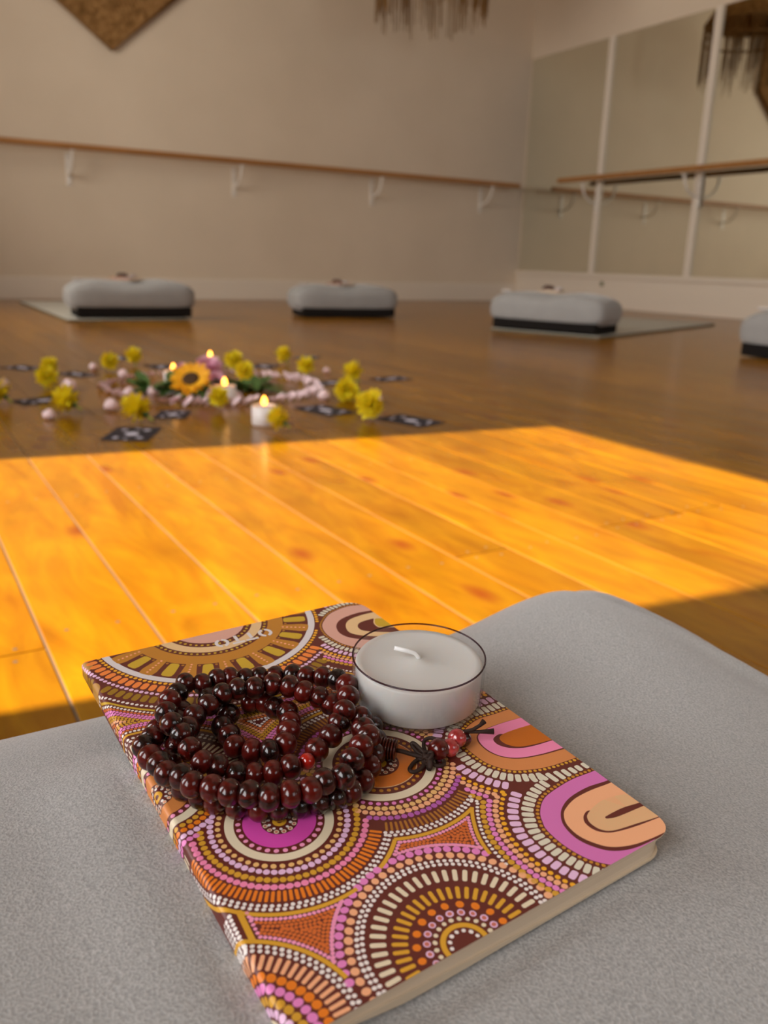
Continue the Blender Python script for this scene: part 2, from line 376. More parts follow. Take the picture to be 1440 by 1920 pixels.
def pendant():
    cx, cy, zb = 3.70, 5.74, 1.96
    r = empty('macrame_pendant', (cx, cy, zb)); tag(r, 'round brown fringed macrame pendant hanging from the ceiling near the mirror corner', 'pendant')
    b = MB(); b.lathe([(0.39, 0.53), (0.40, 0.55), (0.33, 0.66), (0.20, 0.77), (0.09, 0.86), (0.065, 1.0), (0.06, 1.0), (0.085, 0.85), (0.19, 0.75), (0.32, 0.64)], 40, cap=False)
    b.build('woven_cap', m_jute, r, smooth=True)
    MB().tube([(0.395 * math.cos(a), 0.395 * math.sin(a), 0.535) for a in [2 * PI * k / 48 for k in range(48)]], 0.014, 8, closed=True).build('hoop', m_jute2, r, smooth=True)
    MB().tube([(0.40 * math.cos(a), 0.40 * math.sin(a), 0.40) for a in [2 * PI * k / 48 for k in range(48)]], 0.010, 8, closed=True).build('hoop', m_jute2, r, smooth=True)
    f = MB(); rn = random.Random(2)
    for k in range(150):
        a = 2 * PI * k / 150 + rn.uniform(-.015, .015); rr = 0.395 + rn.uniform(-.012, .012); L = 0.53 * rn.uniform(0.78, 1.0) - (0.06 if k % 9 < 3 else 0)
        if k % 13 in (4, 5): continue
        f.tube([(rr * math.cos(a), rr * math.sin(a), 0.53), (rr * math.cos(a + .01) * 1.01, rr * math.sin(a + .01) * 1.01, 0.53 - L * .5), (rr * math.cos(a) * (1 + rn.uniform(-.03, .03)), rr * math.sin(a) * 1.0, 0.53 - L)], lambda q: 0.0065 * (1 - 0.45 * q), 5)
    ff = f.build('fringe', m_jute2, r, smooth=True); ff['kind'] = 'stuff'
    MB().tube([(0, 0, 0.98), (0, 0, ZC - zb)], 0.006, 8).build('cord', m_jute2, r)
pendant()

# ------------------------------------------------------------------ bolsters and mats
def felt(k=1.0):
    t = NT('bolster_suede'); b = t.b; tc = t.n('ShaderNodeTexCoord')
    n1 = t.n('ShaderNodeTexNoise', i_Scale=1500.0, i_Detail=2.0); t.l(tc.outputs['Object'], n1.inputs['Vector'])
    n2 = t.n('ShaderNodeTexNoise', i_Scale=14.0, i_Detail=3.0); t.l(tc.outputs['Object'], n2.inputs['Vector'])
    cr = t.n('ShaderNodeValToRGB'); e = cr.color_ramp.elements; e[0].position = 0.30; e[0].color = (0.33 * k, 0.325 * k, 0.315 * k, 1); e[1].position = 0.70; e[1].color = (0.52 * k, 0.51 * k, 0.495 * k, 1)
    t.l(n1.outputs['Fac'], cr.inputs[0])
    mr = t.n('ShaderNodeMapRange'); mr.inputs['To Min'].default_value = 0.88; mr.inputs['To Max'].default_value = 1.12; t.l(n2.outputs['Fac'], mr.inputs['Value'])
    mx = t.n('ShaderNodeMix', data_type='RGBA', blend_type='MULTIPLY'); mx.inputs['Factor'].default_value = 1.0; t.l(cr.outputs[0], mx.inputs['A']); t.l(mr.outputs[0], mx.inputs['B']); t.l(mx.outputs['Result'], b.inputs['Base Color'])
    b.inputs['Roughness'].default_value = 0.95; b.inputs['Specular IOR Level'].default_value = 0.1; b.inputs['Sheen Weight'].default_value = 0.35; b.inputs['Sheen Roughness'].default_value = 0.35
    bp = t.n('ShaderNodeBump', i_Strength=0.5, i_Distance=0.0006); t.l(n1.outputs['Fac'], bp.inputs['Height']); t.l(bp.outputs[0], b.inputs['Normal'])
    return t.m
m_felt = felt(); m_felt_shaded = felt(0.72)  # far bolsters: same suede, its colour darkened to stand for dimmer light
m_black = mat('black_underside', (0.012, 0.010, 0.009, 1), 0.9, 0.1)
m_tag = mat('white_tag', (0.75, 0.70, 0.66, 1), 0.6)
m_mat = noisy('yoga_mat_foam', (0.46, 0.44, 0.38, 1), (0.52, 0.50, 0.43, 1), 60, rough=0.75, spec=0.3)
m_matedge = mat('yoga_mat_edge', (0.10, 0.085, 0.05, 1), 0.8, 0.2)

def sst(a, b, x):
    t = min(1, max(0, (x - a) / (b - a))); return t * t * (3 - 2 * t)
# plane of the notebook's front cover (found from its four corners in the photo)
NB_T = (-0.033, -0.051, 0.0447)
nbn = np.array([math.sin(NB_T[0]), math.sin(NB_T[1]), 1.0]); nbn /= np.linalg.norm(nbn)
nbx = np.array([math.cos(NB_T[2]), math.sin(NB_T[2]), 0.0]); nbx -= nbn * (nbx @ nbn); nbx /= np.linalg.norm(nbx)
nby = np.cross(nbn, nbx); nbo = np.array([0.0412, 0.2587, 0.202])
NBM = Matrix(((nbx[0], nby[0], nbn[0], nbo[0]), (nbx[1], nby[1], nbn[1], nbo[1]), (nbx[2], nby[2], nbn[2], nbo[2]), (0, 0, 0, 1)))
NB_TH = 0.0075
def nb_th(u): return 3.6 + 3.9 * sst(0.0, 30.0, u)      # thin at the folded spine, full at the fore edge (mm)
def mm(u, v, h=0.0):
    """a photo pixel as a point on the cover, in millimetres from its spine corner"""
    d = ray(u, v); t = ((nbo + nbn * h * 1e-3 - EYE) @ nbn) / (d @ nbn); P = EYE + d * t - nbo
    return (P @ nbx * 1e3, P @ nby * 1e3)
def cmm(x0, y0, s, pts): return [mm(x0 + a / s, y0 + b / s) for a, b in pts]

def cushion(a, b, zh, zc, p, q, nphi, nk, warp):
    v = []; f = []
    ks = [-1 + 2 * i / (nk - 1) for i in range(nk)]
    for k in ks:
        k2 = math.sin(k * PI / 2) if abs(k) < 1 else k
        kk = math.copysign(1 - (1 - abs(k)) ** 1.7, k); sc = max(1e-4, (1 - abs(kk) ** q)) ** (1 / q)
        for i in range(nphi):
            t = 2 * PI * i / nphi; c, s_ = math.cos(t), math.sin(t)
            rr = (abs(c) ** p + abs(s_) ** p) ** (-1 / p); x = a * c * rr * sc; y = b * s_ * rr * sc
            v.append(warp(x, y, zc + zh * kk))
    for j in range(nk - 1):
        for i in range(nphi):
            f.append((j * nphi + i, j * nphi + (i + 1) % nphi, (j + 1) * nphi + (i + 1) % nphi, (j + 1) * nphi + i))
    f.append(tuple(range(nphi - 1, -1, -1))); f.append(tuple((nk - 1) * nphi + i for i in range(nphi)))
    return v, f
# top grid version: height field for the near bolster, dented by the notebook
NXC, NYC, NA, NBH = 0.020, 0.163, 0.32, 0.15
def near_bolster():
    r = empty('bolster', (NXC, NYC, 0.0)); tag(r, 'large grey suede bolster in the foreground carrying the patterned notebook', 'bolster')
    zh = 0.095
    def h_top(x, y):
        rr = (abs(x / NA) ** 7 + abs(y / NBH) ** 7) ** (1 / 7)
        return rr
    v = []; f = []; nr, nphi = 150, 720; p = 12.0; q = 2.7; ztop = 0.192
    for j in range(nr + 1):
        # profile from top centre to equator to bottom
        tt = j / nr
        if tt < 0.82:
            s_ = (tt / 0.82); sc = 1 - (1 - s_) ** 1.0
            sc = math.sin(s_ * PI / 2); kk = (max(0.0, 1 - sc ** q)) ** (1 / q)
        else:
            s_ = (tt - 0.82) / 0.18; a_ = s_ * PI / 2; kk = -math.sin(a_) * 1.0; sc = (max(1e-5, 1 - abs(kk) ** q)) ** (1 / q)
        for i in range(nphi):
            t = 2 * PI * i / nphi; c, sn = math.cos(t), math.sin(t)
            rr = (abs(c) ** p + abs(sn) ** p) ** (-1 / p); x = NA * c * rr * sc; y = NBH * sn * rr * sc
            z = (ztop - zh) + zh * kk
            X, Y = x + NXC, y + NYC
            if kk > 0:
                z += 0.021 * sst(0.19, 0.275, X) * sst(0.10, 0.24, Y) * kk
                z += 0.0014 * noise.noise(Vector((X * 9, Y * 9, 1.3))) * kk
                # soft folds where the cover gathers at the right end
                z += (0.0038 * math.sin((Y * 0.9 + X * 2.4) * 75) + 0.0030 * noise.noise(Vector((X * 30, Y * 14, 4.0)))) * sst(0.255, 0.30, X) * kk
                # the notebook presses a shallow dent
                P = np.array([X, Y, z]); uu = (P - nbo) @ nbx; vv = -((P - nbo) @ nby)
                dx = max(0.0, -uu, uu - 0.105); dy = max(0.0, -vv, vv - 0.151); dd = math.hypot(dx, dy)
                th = nb_th(uu * 1e3) * 1e-3
                zp = nbo[2] - th / nbn[2] - ((X - nbo[0]) * nbn[0] + (Y - nbo[1]) * nbn[1]) / nbn[2] - 0.0012
                lim = zp + max(0.0, dd - 0.003) * 0.35
                if dd < 0.03 and uu < 0.06: z += (lim - z) * (1 - dd / 0.03) ** 2 * (1 - sst(0.03, 0.06, uu)) * sst(0.03, 0.06, vv)
                if z > lim: z = lim
            v.append((x, y, max(z, 0.0)))
    for j in range(nr):
        for i in range(nphi):
            a_, b_ = j * nphi + i, j * nphi + (i + 1) % nphi
            if j == 0: continue
            f.append((a_, a_ + nphi, b_ + nphi, b_))
    f.append(tuple(nphi + i for i in range(nphi)))
    f.append(tuple((nr) * nphi + i for i in range(nphi - 1, -1, -1)))
    o = mesh_obj('cover', v, f, m_felt, r, smooth=True)
    # seam piping down the right end
    return r
near_bolster()

def far_bolster(name='bolster'):
    r = empty(name)
    def warp(x, y, z):
        sag = 0.016 * (1 - sst(0.0, 0.20, abs(x + 0.02))) * sst(0.10, 0.18, z)
        return (x, y + 0.14, max(0.022, z - sag + 0.002 * noise.noise(Vector((x * 8, y * 8, z * 8)))))
    v, f = cushion(0.325, 0.14, 0.094, 0.104, 8, 3.0, 96, 41, warp)
    c = mesh_obj('cover', v, f, m_felt_shaded, r, smooth=True)
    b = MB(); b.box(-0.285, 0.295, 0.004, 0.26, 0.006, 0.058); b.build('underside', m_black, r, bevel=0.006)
    pts = []
    for s_ in (-1,):
        pts = []
        for k in range(40):
            a = 2 * PI * k / 40; pts.append((s_ * 0.306, 0.14 + 0.119 * math.copysign(abs(math.cos(a)) ** .8, math.cos(a)), 0.104 + 0.050 * math.copysign(abs(math.sin(a)) ** .8, math.sin(a))))
        MB().tube(pts, 0.006, 6, closed=True).build('end_piping', m_felt_shaded, c, smooth=True)
        pts = [(-x, y, z) for x, y, z in pts]; MB().tube(pts, 0.006, 6, closed=True).build('end_piping', m_felt_shaded, c, smooth=True)
    tg = MB(); tg.box(-0.024, 0.024, -0.003, 0.003, -0.010, 0.010); o = tg.build('tag', m_tag, c, bevel=0.002); o.location = (-0.262, 0.085, 0.190); o.rotation_euler = (1.1, 0, 0.2)
    return r
def yoga_mat(name='yoga_mat'):
    r = empty(name)
    MB().box(-0.305, 0.305, 0.0, 1.74, 0.0015, 0.0125).build('mat_foam', m_mat, r, bevel=0.002)
    MB().box(-0.3065, 0.3065, -0.0015, 1.7415, 0.0, 0.0095).build('mat_base', m_matedge, r)
    return r
mat0 = yoga_mat(); tag(mat0, 'pale grey yoga mat behind the leftmost far bolster, reaching to the far wall', 'yoga mat', 'yoga mats laid around the room')
mat0.location = (1.105, 4.46, 0.0); mat0.rotation_euler = (0, 0, -0.005)
mat1 = copy_tree(mat0); mat1['label'] = 'pale grey yoga mat running right from the bolster near the mirror corner'
A3 = math.atan2(3.575 - 2.997, 4.487 - 2.986) - PI / 2
b3m = (np.array([2.747, 3.639]) + np.array([2.986, 2.997])) / 2
mat1.location = (b3m[0] + 0.012, b3m[1] - 0.005, 0.0); mat1.rotation_euler = (0, 0, A3)
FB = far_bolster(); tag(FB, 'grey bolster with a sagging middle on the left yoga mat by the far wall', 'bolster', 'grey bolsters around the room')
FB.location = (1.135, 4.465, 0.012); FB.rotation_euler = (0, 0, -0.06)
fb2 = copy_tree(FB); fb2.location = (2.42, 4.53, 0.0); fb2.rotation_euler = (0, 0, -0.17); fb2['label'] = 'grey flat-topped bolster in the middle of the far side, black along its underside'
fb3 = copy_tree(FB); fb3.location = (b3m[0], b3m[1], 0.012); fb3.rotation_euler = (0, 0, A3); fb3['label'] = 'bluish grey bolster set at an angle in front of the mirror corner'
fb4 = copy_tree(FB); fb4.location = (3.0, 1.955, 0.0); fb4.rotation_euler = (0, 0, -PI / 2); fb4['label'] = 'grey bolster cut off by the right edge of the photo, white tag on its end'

#PART2
# ------------------------------------------------------------------ the notebook's printed cover
PAL = dict(maroon=rgb(96, 38, 30), white=rgb(232, 222, 216), cream=rgb(222, 206, 176), tan=rgb(226, 178, 112), peach=rgb(236, 170, 126), lilac=rgb(226, 184, 214),
           pink=rgb(240, 134, 172), pinkl=rgb(242, 150, 184), rosepink=rgb(226, 130, 190), magenta=rgb(208, 72, 164), ochre=rgb(206, 152, 46), gold=rgb(212, 156, 44), orange=rgb(226, 122, 28),
           amber=rgb(240, 168, 36), rust=rgb(206, 104, 44), brown=rgb(190, 130, 40), bar=rgb(170, 110, 38), oval=rgb(236, 132, 60), olive=rgb(150, 112, 26), yellow=rgb(196, 158, 44), band=rgb(184, 122, 40),
           rose=rgb(212, 160, 142), sand=rgb(222, 184, 134), purple=rgb(178, 92, 170), disc=rgb(206, 112, 34), disc5=rgb(206, 128, 66), blob=rgb(176, 130, 66), shell=rgb(214, 206, 184), orchid=rgb(208, 112, 174), clay=rgb(206, 130, 74),
           deep=rgb(190, 100, 20), salmon=rgb(240, 160, 128), silver=rgb(214, 204, 202), ringed=rgb(196, 110, 92))
PAL = {k: tuple(min(0.95, c * 1.13) for c in v[:3]) + (1,) for k, v in PAL.items()}
POLY = []          # (colour name, points in mm, layer)
def add(col, pts, layer): POLY.append((col, pts, layer))
rp = random.Random(11)
def dot(col, x, y, r, layer=4, n=10, j=0.06):
    a0 = rp.random() * 6.28; e = 1 + rp.uniform(-j, j); rr = r * (1 + rp.uniform(-j, j))
    add(col, [(x + rr * e * math.cos(a0 + 2 * PI * k / n), y + rr / e * math.sin(a0 + 2 * PI * k / n)) for k in range(n)], layer)
def capsule(col, p0, p1, w, layer=4, w1=None, n=5, sq=0.0):
    w1 = w if w1 is None else w1; dx, dy = p1[0] - p0[0], p1[1] - p0[1]; L = math.hypot(dx, dy) or 1e-6; tx, ty = dx / L, dy / L; nx, ny = -ty, tx; pts = []
    h0 = min(w / 2, L * .45); h1 = min(w1 / 2, L * .45)
    for k in range(n + 1):
        a = PI * k / n; c, s = math.cos(a), math.sin(a); c = math.copysign(abs(c) ** (1 - sq), c); s = abs(s) ** (1 - sq)
        pts.append((p1[0] - tx * h1 + tx * h1 * s - nx * w1 / 2 * -c, p1[1] - ty * h1 + ty * h1 * s + ny * w1 / 2 * c))
    for k in range(n + 1):
        a = PI * k / n; c, s = -math.cos(a), math.sin(a); c = math.copysign(abs(c) ** (1 - sq), c); s = abs(s) ** (1 - sq)
        pts.append((p0[0] + tx * h0 - tx * h0 * s + nx * w / 2 * c, p0[1] + ty * h0 - ty * h0 * s + ny * w / 2 * c))
    add(col, pts, layer)
def annulus(col, c, r0, r1, layer=2, n=96):
    for k in range(n):
        a, b = 2 * PI * k / n, 2 * PI * (k + 1) / n
        add(col, [(c[0] + r * math.cos(q), c[1] + r * math.sin(q)) for r, q in ((r0, a), (r1, a), (r1, b), (r0, b))], layer)
def discf(col, c, r, layer=2, n=64): 
    if r > 3: annulus(col, c, r * .5, r, layer, n); 
    add(col, [(c[0] + r * (.5 if r > 3 else 1) * math.cos(2 * PI * k / n), c[1] + r * (.5 if r > 3 else 1) * math.sin(2 * PI * k / n)) for k in range(n)], layer)
def spline(pts, n=8):
    P = [np.array(p, float) for p in pts]; P = [2 * P[0] - P[1]] + P + [2 * P[-1] - P[-2]]; out = []
    for i in range(1, len(P) - 2):
        for k in range(n):
            t = k / n; a, b, c, d = P[i - 1], P[i], P[i + 1], P[i + 2]
            out.append(0.5 * ((2 * b) + (-a + c) * t + (2 * a - 5 * b + 4 * c - d) * t * t + (-a + 3 * b - 3 * c + d) * t ** 3))
    out.append(P[-2]); return np.array(out)
class Circ:
    def __init__(s, c, R, G): s.c, s.R, s.G = np.array(c), R, G
    def sd(s, p): return np.hypot(p[..., 0] - s.c[0], p[..., 1] - s.c[1]) - s.R
    def curve(s, d, step):
        r = s.R + d; n = max(6, int(round(2 * PI * r / step))); a = np.arange(n) * 2 * PI / n + rp.random()
        return np.stack([s.c[0] + r * np.cos(a), s.c[1] + r * np.sin(a)], -1), np.stack([np.cos(a), np.sin(a)], -1)
class Loop:
    """an arch opening to the right edge: the curve runs from the top leg round the left end to the bottom leg"""
    def __init__(s, pts, G): s.P = spline(pts, 6); s.G = G
    def sd(s, p):
        p = np.asarray(p); sh = p.shape[:-1]; q = p.reshape(-1, 2); A, B = s.P[:-1], s.P[1:]; d = B - A; L2 = (d ** 2).sum(1)
        t = np.clip(((q[:, None] - A) * d).sum(-1) / L2, 0, 1); D = np.hypot(*np.moveaxis(q[:, None] - (A + t[..., None] * d), -1, 0)); i = D.argmin(1)
        cr = d[i, 0] * (q[:, 1] - A[i, 1]) - d[i, 1] * (q[:, 0] - A[i, 0]); return (D[np.arange(len(q)), i] * np.where(cr > 0, -1, 1)).reshape(sh)
    def curve(s, d, step):
        P = s.P; T_ = np.gradient(P, axis=0); T_ /= np.hypot(*T_.T)[:, None]; N = np.stack([T_[:, 1], -T_[:, 0]], -1); Q = P + N * d
        L = np.r_[0, np.cumsum(np.hypot(*np.diff(Q, axis=0).T))]; n = int(L[-1] / step); u = (np.arange(n) + .5) * step
        X = np.stack([np.interp(u, L, Q[:, 0]), np.interp(u, L, Q[:, 1])], -1); NN = np.stack([np.interp(u, L, N[:, 0]), np.interp(u, L, N[:, 1])], -1)
        return X, NN / np.hypot(*NN.T)[:, None]
C3, C4, C5, C6, C7, C1 = (23.5, -98.4), (56.76, -91.8), (0.81, -73.7), (40.3, -151.0), (-10.9, -150.3), (45.85, 6.08)
R5x0, R5y0 = 960, 1380
M9 = Loop(cmm(960, 1380, 4.5, [(900, 200), (690, 295), (500, 370), (330, 475), (262, 545), (238, 640), (256, 720), (300, 800), (450, 930), (650, 1040), (850, 1090), (1050, 1110), (1300, 1090)]), 17.1)
M8 = Loop(cmm(780, 1300, 5.14, [(1150, 60), (880, 158), (740, 205), (600, 250), (500, 320), (445, 400), (450, 490), (560, 590), (700, 680), (900, 738), (1100, 735), (1300, 700), (1600, 600)]), 17.1)
M2 = Loop(cmm(600, 1100, 4, [(520, 90), (310, 135), (200, 150), (80, 200), (25, 265), (20, 310), (60, 365), (150, 420), (240, 447), (400, 470), (700, 480)]), 17.1)
m1, m3, m4, m5, m6, m7 = Circ(C1, 38.2, 15.8), Circ(C3, 13.3, 15.5), Circ(C4, 15.4, 13.8), Circ(C5, 12.8, 16.2), Circ((40.4, -149.4), 19.4, 6.4), Circ(C7, 12.0, 14.6)
m0a, m0b = Circ((0.6, -1.2), 3.3, 3.2), Circ((-1.2, -14.6), 3.8, 3.2)
ALL = [m1, m3, m4, m5, m6, m7, M8, M9, M2, m0a, m0b]
def keep(m, X, lvl, skip=()):
    ok = np.ones(len(X), bool)
    for o in ALL:
        if o is m or o in skip: continue
        ok &= (o.sd(X) - o.G) >= (lvl - m.G) - 0.30
    return ok
def row(m, d, col, r, step, **k):
    X, N = m.curve(d, step)
    for p in X[keep(m, X, d)]: dot(col, p[0], p[1], r, **k)
def bars(m, d0, d1, col, w, step, w1=None, sq=0.15, jit=0.12):
    X, N = m.curve((d0 + d1) / 2, step); k = keep(m, X, (d0 + d1) / 2) & keep(m, X + N * (d1 - d0) / 2, d1)
    for p, n_ in zip(X[k], N[k]):
        h = (d1 - d0) / 2; j = rp.uniform(-jit, jit); capsule(col, p - n_ * (h + j), p + n_ * (h - j * .5), w, w1=w1, sq=sq)
def line(m, d, col, w, layer=5):
    X, N = m.curve(d, 0.45); k = keep(m, X, d); n = len(X)
    for i in range(n):
        j = (i + 1) % n
        if k[i] and k[j] and np.hypot(*(X[i] - X[j])) < 1.5: add(col, [tuple(X[i] - N[i] * w / 2), tuple(X[i] + N[i] * w / 2), tuple(X[j] + N[j] * w / 2), tuple(X[j] - N[j] * w / 2)], layer)
def whites(m, ds=(-1.4, -2.4), step=1.5, r=0.50):
    for d in ds: row(m, m.G + d, 'white', r, step)
def ringdots(c, r, n, col, rad, a0=0.0, inner=None):
    for k in range(n):
        a = a0 + 2 * PI * k / n; x, y = c[0] + r * math.cos(a), c[1] + r * math.sin(a); dot(col, x, y, rad, 4)
        if inner: dot(inner, x, y, rad * .62, 5)
# motif: magenta roundel
def cluster(c, s=1.0, out='ringed'):
    discf('maroon', c, 4.5 * s, 3); annulus('gold', c, 0.7 * s, 1.75 * s, 4, 24); ringdots(c, 2.75 * s, 10, 'white', 0.42 * s); ringdots(c, 3.75 * s, 13, 'cream', 0.62 * s, .2, out)
annulus('cream', C3, 11.1, 13.35); annulus('magenta', C3, 4.3, 9.0, 2); cluster(C3)
ringdots(C3, 10.05, 30, 'pinkl', 0.62)
row(m3, 1.6, 'tan', 0.70, 2.05); row(m3, 3.4, 'lilac', 0.82, 1.75); row(m3, 5.75, 'ochre', 0.84, 1.75); row(m3, 7.85, 'pink', 0.86, 1.72)
bars(m3, 8.95, 12.1, 'orange', 0.80, 1.32); whites(m3); line(m3, m3.G, 'gold', 1.05)
# motif: orange roundel
annulus('cream', C4, 12.8, 15.4); annulus('disc', C4, 5.4, 10.0); annulus('sand', C4, 10.0, 10.25, 3); cluster(C4, 1.12)
ringdots(C4, 11.4, 36, 'brown', 0.58)
row(m4, 1.1, 'rosepink', 0.62, 2.0); row(m4, 2.85, 'tan', 0.82, 1.85); row(m4, 4.6, 'peach', 0.85, 1.85); row(m4, 6.35, 'purple', 0.80, 1.75)
bars(m4, 7.8, 10.9, 'bar', 0.62, 1.25); whites(m4); line(m4, m4.G, 'gold', 1.05)
# motif: tan roundel at the spine
annulus('cream', C5, 10.4, 12.8); annulus('disc5', C5, 4.2, 8.6); cluster(C5, 0.96, 'salmon'); ringdots(C5, 9.5, 26, 'pinkl', 0.62)
row(m5, 1.2, 'ochre', 0.75, 1.9); row(m5, 2.9, 'orange', 0.85, 1.9); row(m5, 4.7, 'lilac', 0.85, 1.8); row(m5, 6.5, 'rosepink', 0.85, 1.7)
bars(m5, 8.0, 11.4, 'cream', 0.80, 1.5); whites(m5, (-3.2, -2.0)); line(m5, m5.G, 'gold', 0.95)
# motif: half roundel at the bottom edge
annulus('gold', C6, 4.15, 5.35, 3, 48); ringdots(C6, 3.3, 13, 'white', 0.50, .1); ringdots(C6, 6.4, 22, 'cream', 0.56)
ringdots(C6, 8.1, 20, 'lilac', 0.86, .1, 'ringed'); ringdots(C6, 10.3, 19, 'orange', 0.95, .05)
for k in range(44):
    a = 2 * PI * (k + .3) / 44; c_, s_ = math.cos(a), math.sin(a); capsule('gold', (C6[0] + 11.9 * c_, C6[1] + 11.9 * s_), (C6[0] + 15.4 * c_, C6[1] + 15.4 * s_), 1.0, sq=.2)
for k in range(50):
    a = 2 * PI * (k + .2) / 50; c_, s_ = math.cos(a), math.sin(a); cc = (40.5, -150.2); capsule('cream', (cc[0] + 16.2 * c_, cc[1] + 16.2 * s_), (cc[0] + 19.7 * c_, cc[1] + 19.7 * s_), 1.15, sq=.25)
row(m6, 1.3, 'white', 0.52, 1.5); row(m6, 2.4, 'white', 0.52, 1.5); row(m6, 4.1, 'peach', 0.98, 2.5); row(m6, 6.1, 'rosepink', 1.0, 2.3)
for d_ in (7.5,):
    row(m6, d_, 'pinkl', 0.50, 1.05)
# motif: corner roundel at the spine, bottom
annulus('cream', C7, 8.6, 10.8); row(m7, 0.2, 'lilac', 0.95, 2.0); row(m7, 2.2, 'ochre', 1.0, 2.1); row(m7, 4.4, 'rosepink', 1.05, 2.15); row(m7, 6.6, 'orange', 1.05, 2.2)
bars(m7, 7.9, 11.5, 'peach', 0.95, 1.7); whites(m7, (-2.3, -1.2), 1.55, .52); line(m7, m7.G, 'gold', 1.05)
# arches opening to the right edge
def fill(col, pts, layer, n=8): 
    P = spline(pts, n); add(col, [tuple(p) for p in P], layer)
X0 = [(1500, 40)]
fill('orchid', cmm(960, 1380, 4.5, [(900, 200), (690, 295), (500, 370), (330, 475), (262, 545), (238, 640), (256, 720), (300, 800), (450, 930), (650, 1040), (850, 1090), (1050, 1110), (1300, 1090)]), 2)
fill('maroon', cmm(960, 1380, 4.5, [(1000, 290), (805, 375), (640, 430), (500, 510), (430, 590), (411, 670), (440, 760), (540, 862), (680, 932), (850, 970), (1050, 940), (1290, 825), (1500, 700)]), 3)
fill('peach', cmm(960, 1380, 4.5, [(1000, 315), (835, 393), (660, 460), (530, 530), (455, 610), (438, 670), (465, 750), (560, 840), (700, 905), (850, 937), (1050, 910), (1285, 815), (1500, 690)]), 4)
fill('maroon', cmm(960, 1380, 4.5, [(1300, 655), (1240, 680), (1050, 740), (860, 797), (750, 790), (665, 740), (634, 690), (640, 655), (658, 630), (625, 640), (603, 685), (622, 740), (700, 795), (800, 816), (900, 804), (1060, 757), (1245, 686), (1300, 664)]), 5)
fill('sand', cmm(960, 1380, 4.5, [(1250, 450), (1060, 480), (900, 500), (760, 545), (670, 615), (640, 655), (634, 690), (665, 742), (750, 790), (862, 799), (1050, 742), (1240, 681), (1400, 620)]), 4)
fill('maroon', cmm(960, 1380, 4.5, [(1200, 520), (1075, 563), (930, 608), (800, 674), (788, 690), (810, 697), (900, 678), (1110, 590), (1250, 540)]), 6)
fill('clay', cmm(780, 1300, 5.14, [(1150, 60), (880, 158), (740, 205), (600, 250), (500, 320), (445, 400), (450, 490), (560, 590), (700, 680), (900, 738), (1100, 735), (1300, 700), (1600, 600)]), 2)
fill('maroon', cmm(780, 1300, 5.14, [(1200, 180), (1000, 236), (820, 288), (680, 340), (597, 395), (588, 450), (635, 513), (718, 573), (840, 617), (1000, 630), (1200, 598), (1415, 540), (1600, 490)]), 3)
fill('pink', cmm(780, 1300, 5.14, [(1200, 182), (1000, 238), (820, 291), (680, 345), (606, 400), (604, 450), (645, 508), (725, 566), (840, 609), (1000, 620), (1200, 587), (1410, 528), (1600, 476)]), 4)
fill('maroon', cmm(780, 1300, 5.14, [(870, 395), (800, 395), (750, 430), (752, 462), (800, 500), (900, 526), (1030, 526), (1160, 500), (1305, 456), (1500, 400), (1400, 380)]), 5)
fill('deep', cmm(780, 1300, 5.14, [(1300, 240), (1095, 305), (950, 350), (850, 388), (806, 425), (826, 465), (895, 500), (1000, 515), (1150, 490), (1302, 448), (1500, 385)]), 6)
fill('rose', cmm(600, 1100, 4, [(520, 90), (310, 135), (200, 150), (80, 200), (25, 265), (20, 310), (60, 365), (150, 420), (240, 447), (400, 470), (700, 480)]), 2)
fill('maroon', cmm(600, 1100, 4, [(560, 140), (385, 178), (270, 200), (160, 243), (123, 290), (140, 340), (200, 375), (290, 392), (420, 402), (700, 410)]), 3)
fill('sand', cmm(600, 1100, 4, [(560, 165), (395, 193), (290, 220), (215, 252), (193, 295), (220, 342), (300, 364), (420, 372), (700, 375)]), 4)
fill('maroon', cmm(600, 1100, 4, [(600, 220), (430, 236), (370, 246), (300, 270), (283, 298), (310, 325), (370, 335), (450, 340), (700, 345)]), 5)
fill('sand', cmm(600, 1100, 4, [(600, 240), (425, 232), (402, 255), (408, 282), (440, 304), (500, 306), (620, 300)]), 6)
fill('yellow', cmm(600, 1100, 4, [(600, 242), (432, 238), (411, 256), (416, 280), (445, 299), (500, 300), (620, 296)]), 7)
for m_ in (M8, M9):
    row(m_, 0.68, 'brown' if m_ is M9 else 'ochre', 0.50, 1.42, layer=7)
    bars(m_, 1.55, 4.75, 'shell', 1.55, 2.0, sq=.35); bars(m_, 5.35, 8.3, 'lilac', 1.75, 2.25, sq=.35)
    row(m_, 9.7, 'amber', 0.66, 1.85); row(m_, 11.2, 'peach', 0.80, 1.80); row(m_, 12.85, 'rosepink', 0.80, 1.72); row(m_, 14.35, 'ochre', 0.82, 1.80)
    row(m_, 15.75, 'white', 0.48, 1.35); line(m_, m_.G, 'gold', 0.95)
for a_, b_ in (((585, 228), (648, 270)), ((533, 250), (592, 292)), ((478, 268), (546, 313)), ((420, 284), (494, 337)), ((356, 298), (446, 362)), ((288, 314), (388, 384)), ((208, 314), (300, 372)), ((150, 330), (208, 388))):
    p_, q_ = cmm(960, 1380, 4.5, [a_, b_]); capsule('shell', p_, q_, 1.55, 4, sq=.3)
row(M2, 0.65, 'brown', 0.42, 1.2, layer=7); bars(M2, 1.35, 3.7, 'shell', 1.25, 1.75, sq=.3); bars(M2, 4.2, 6.4, 'lilac', 1.35, 1.9, sq=.3)
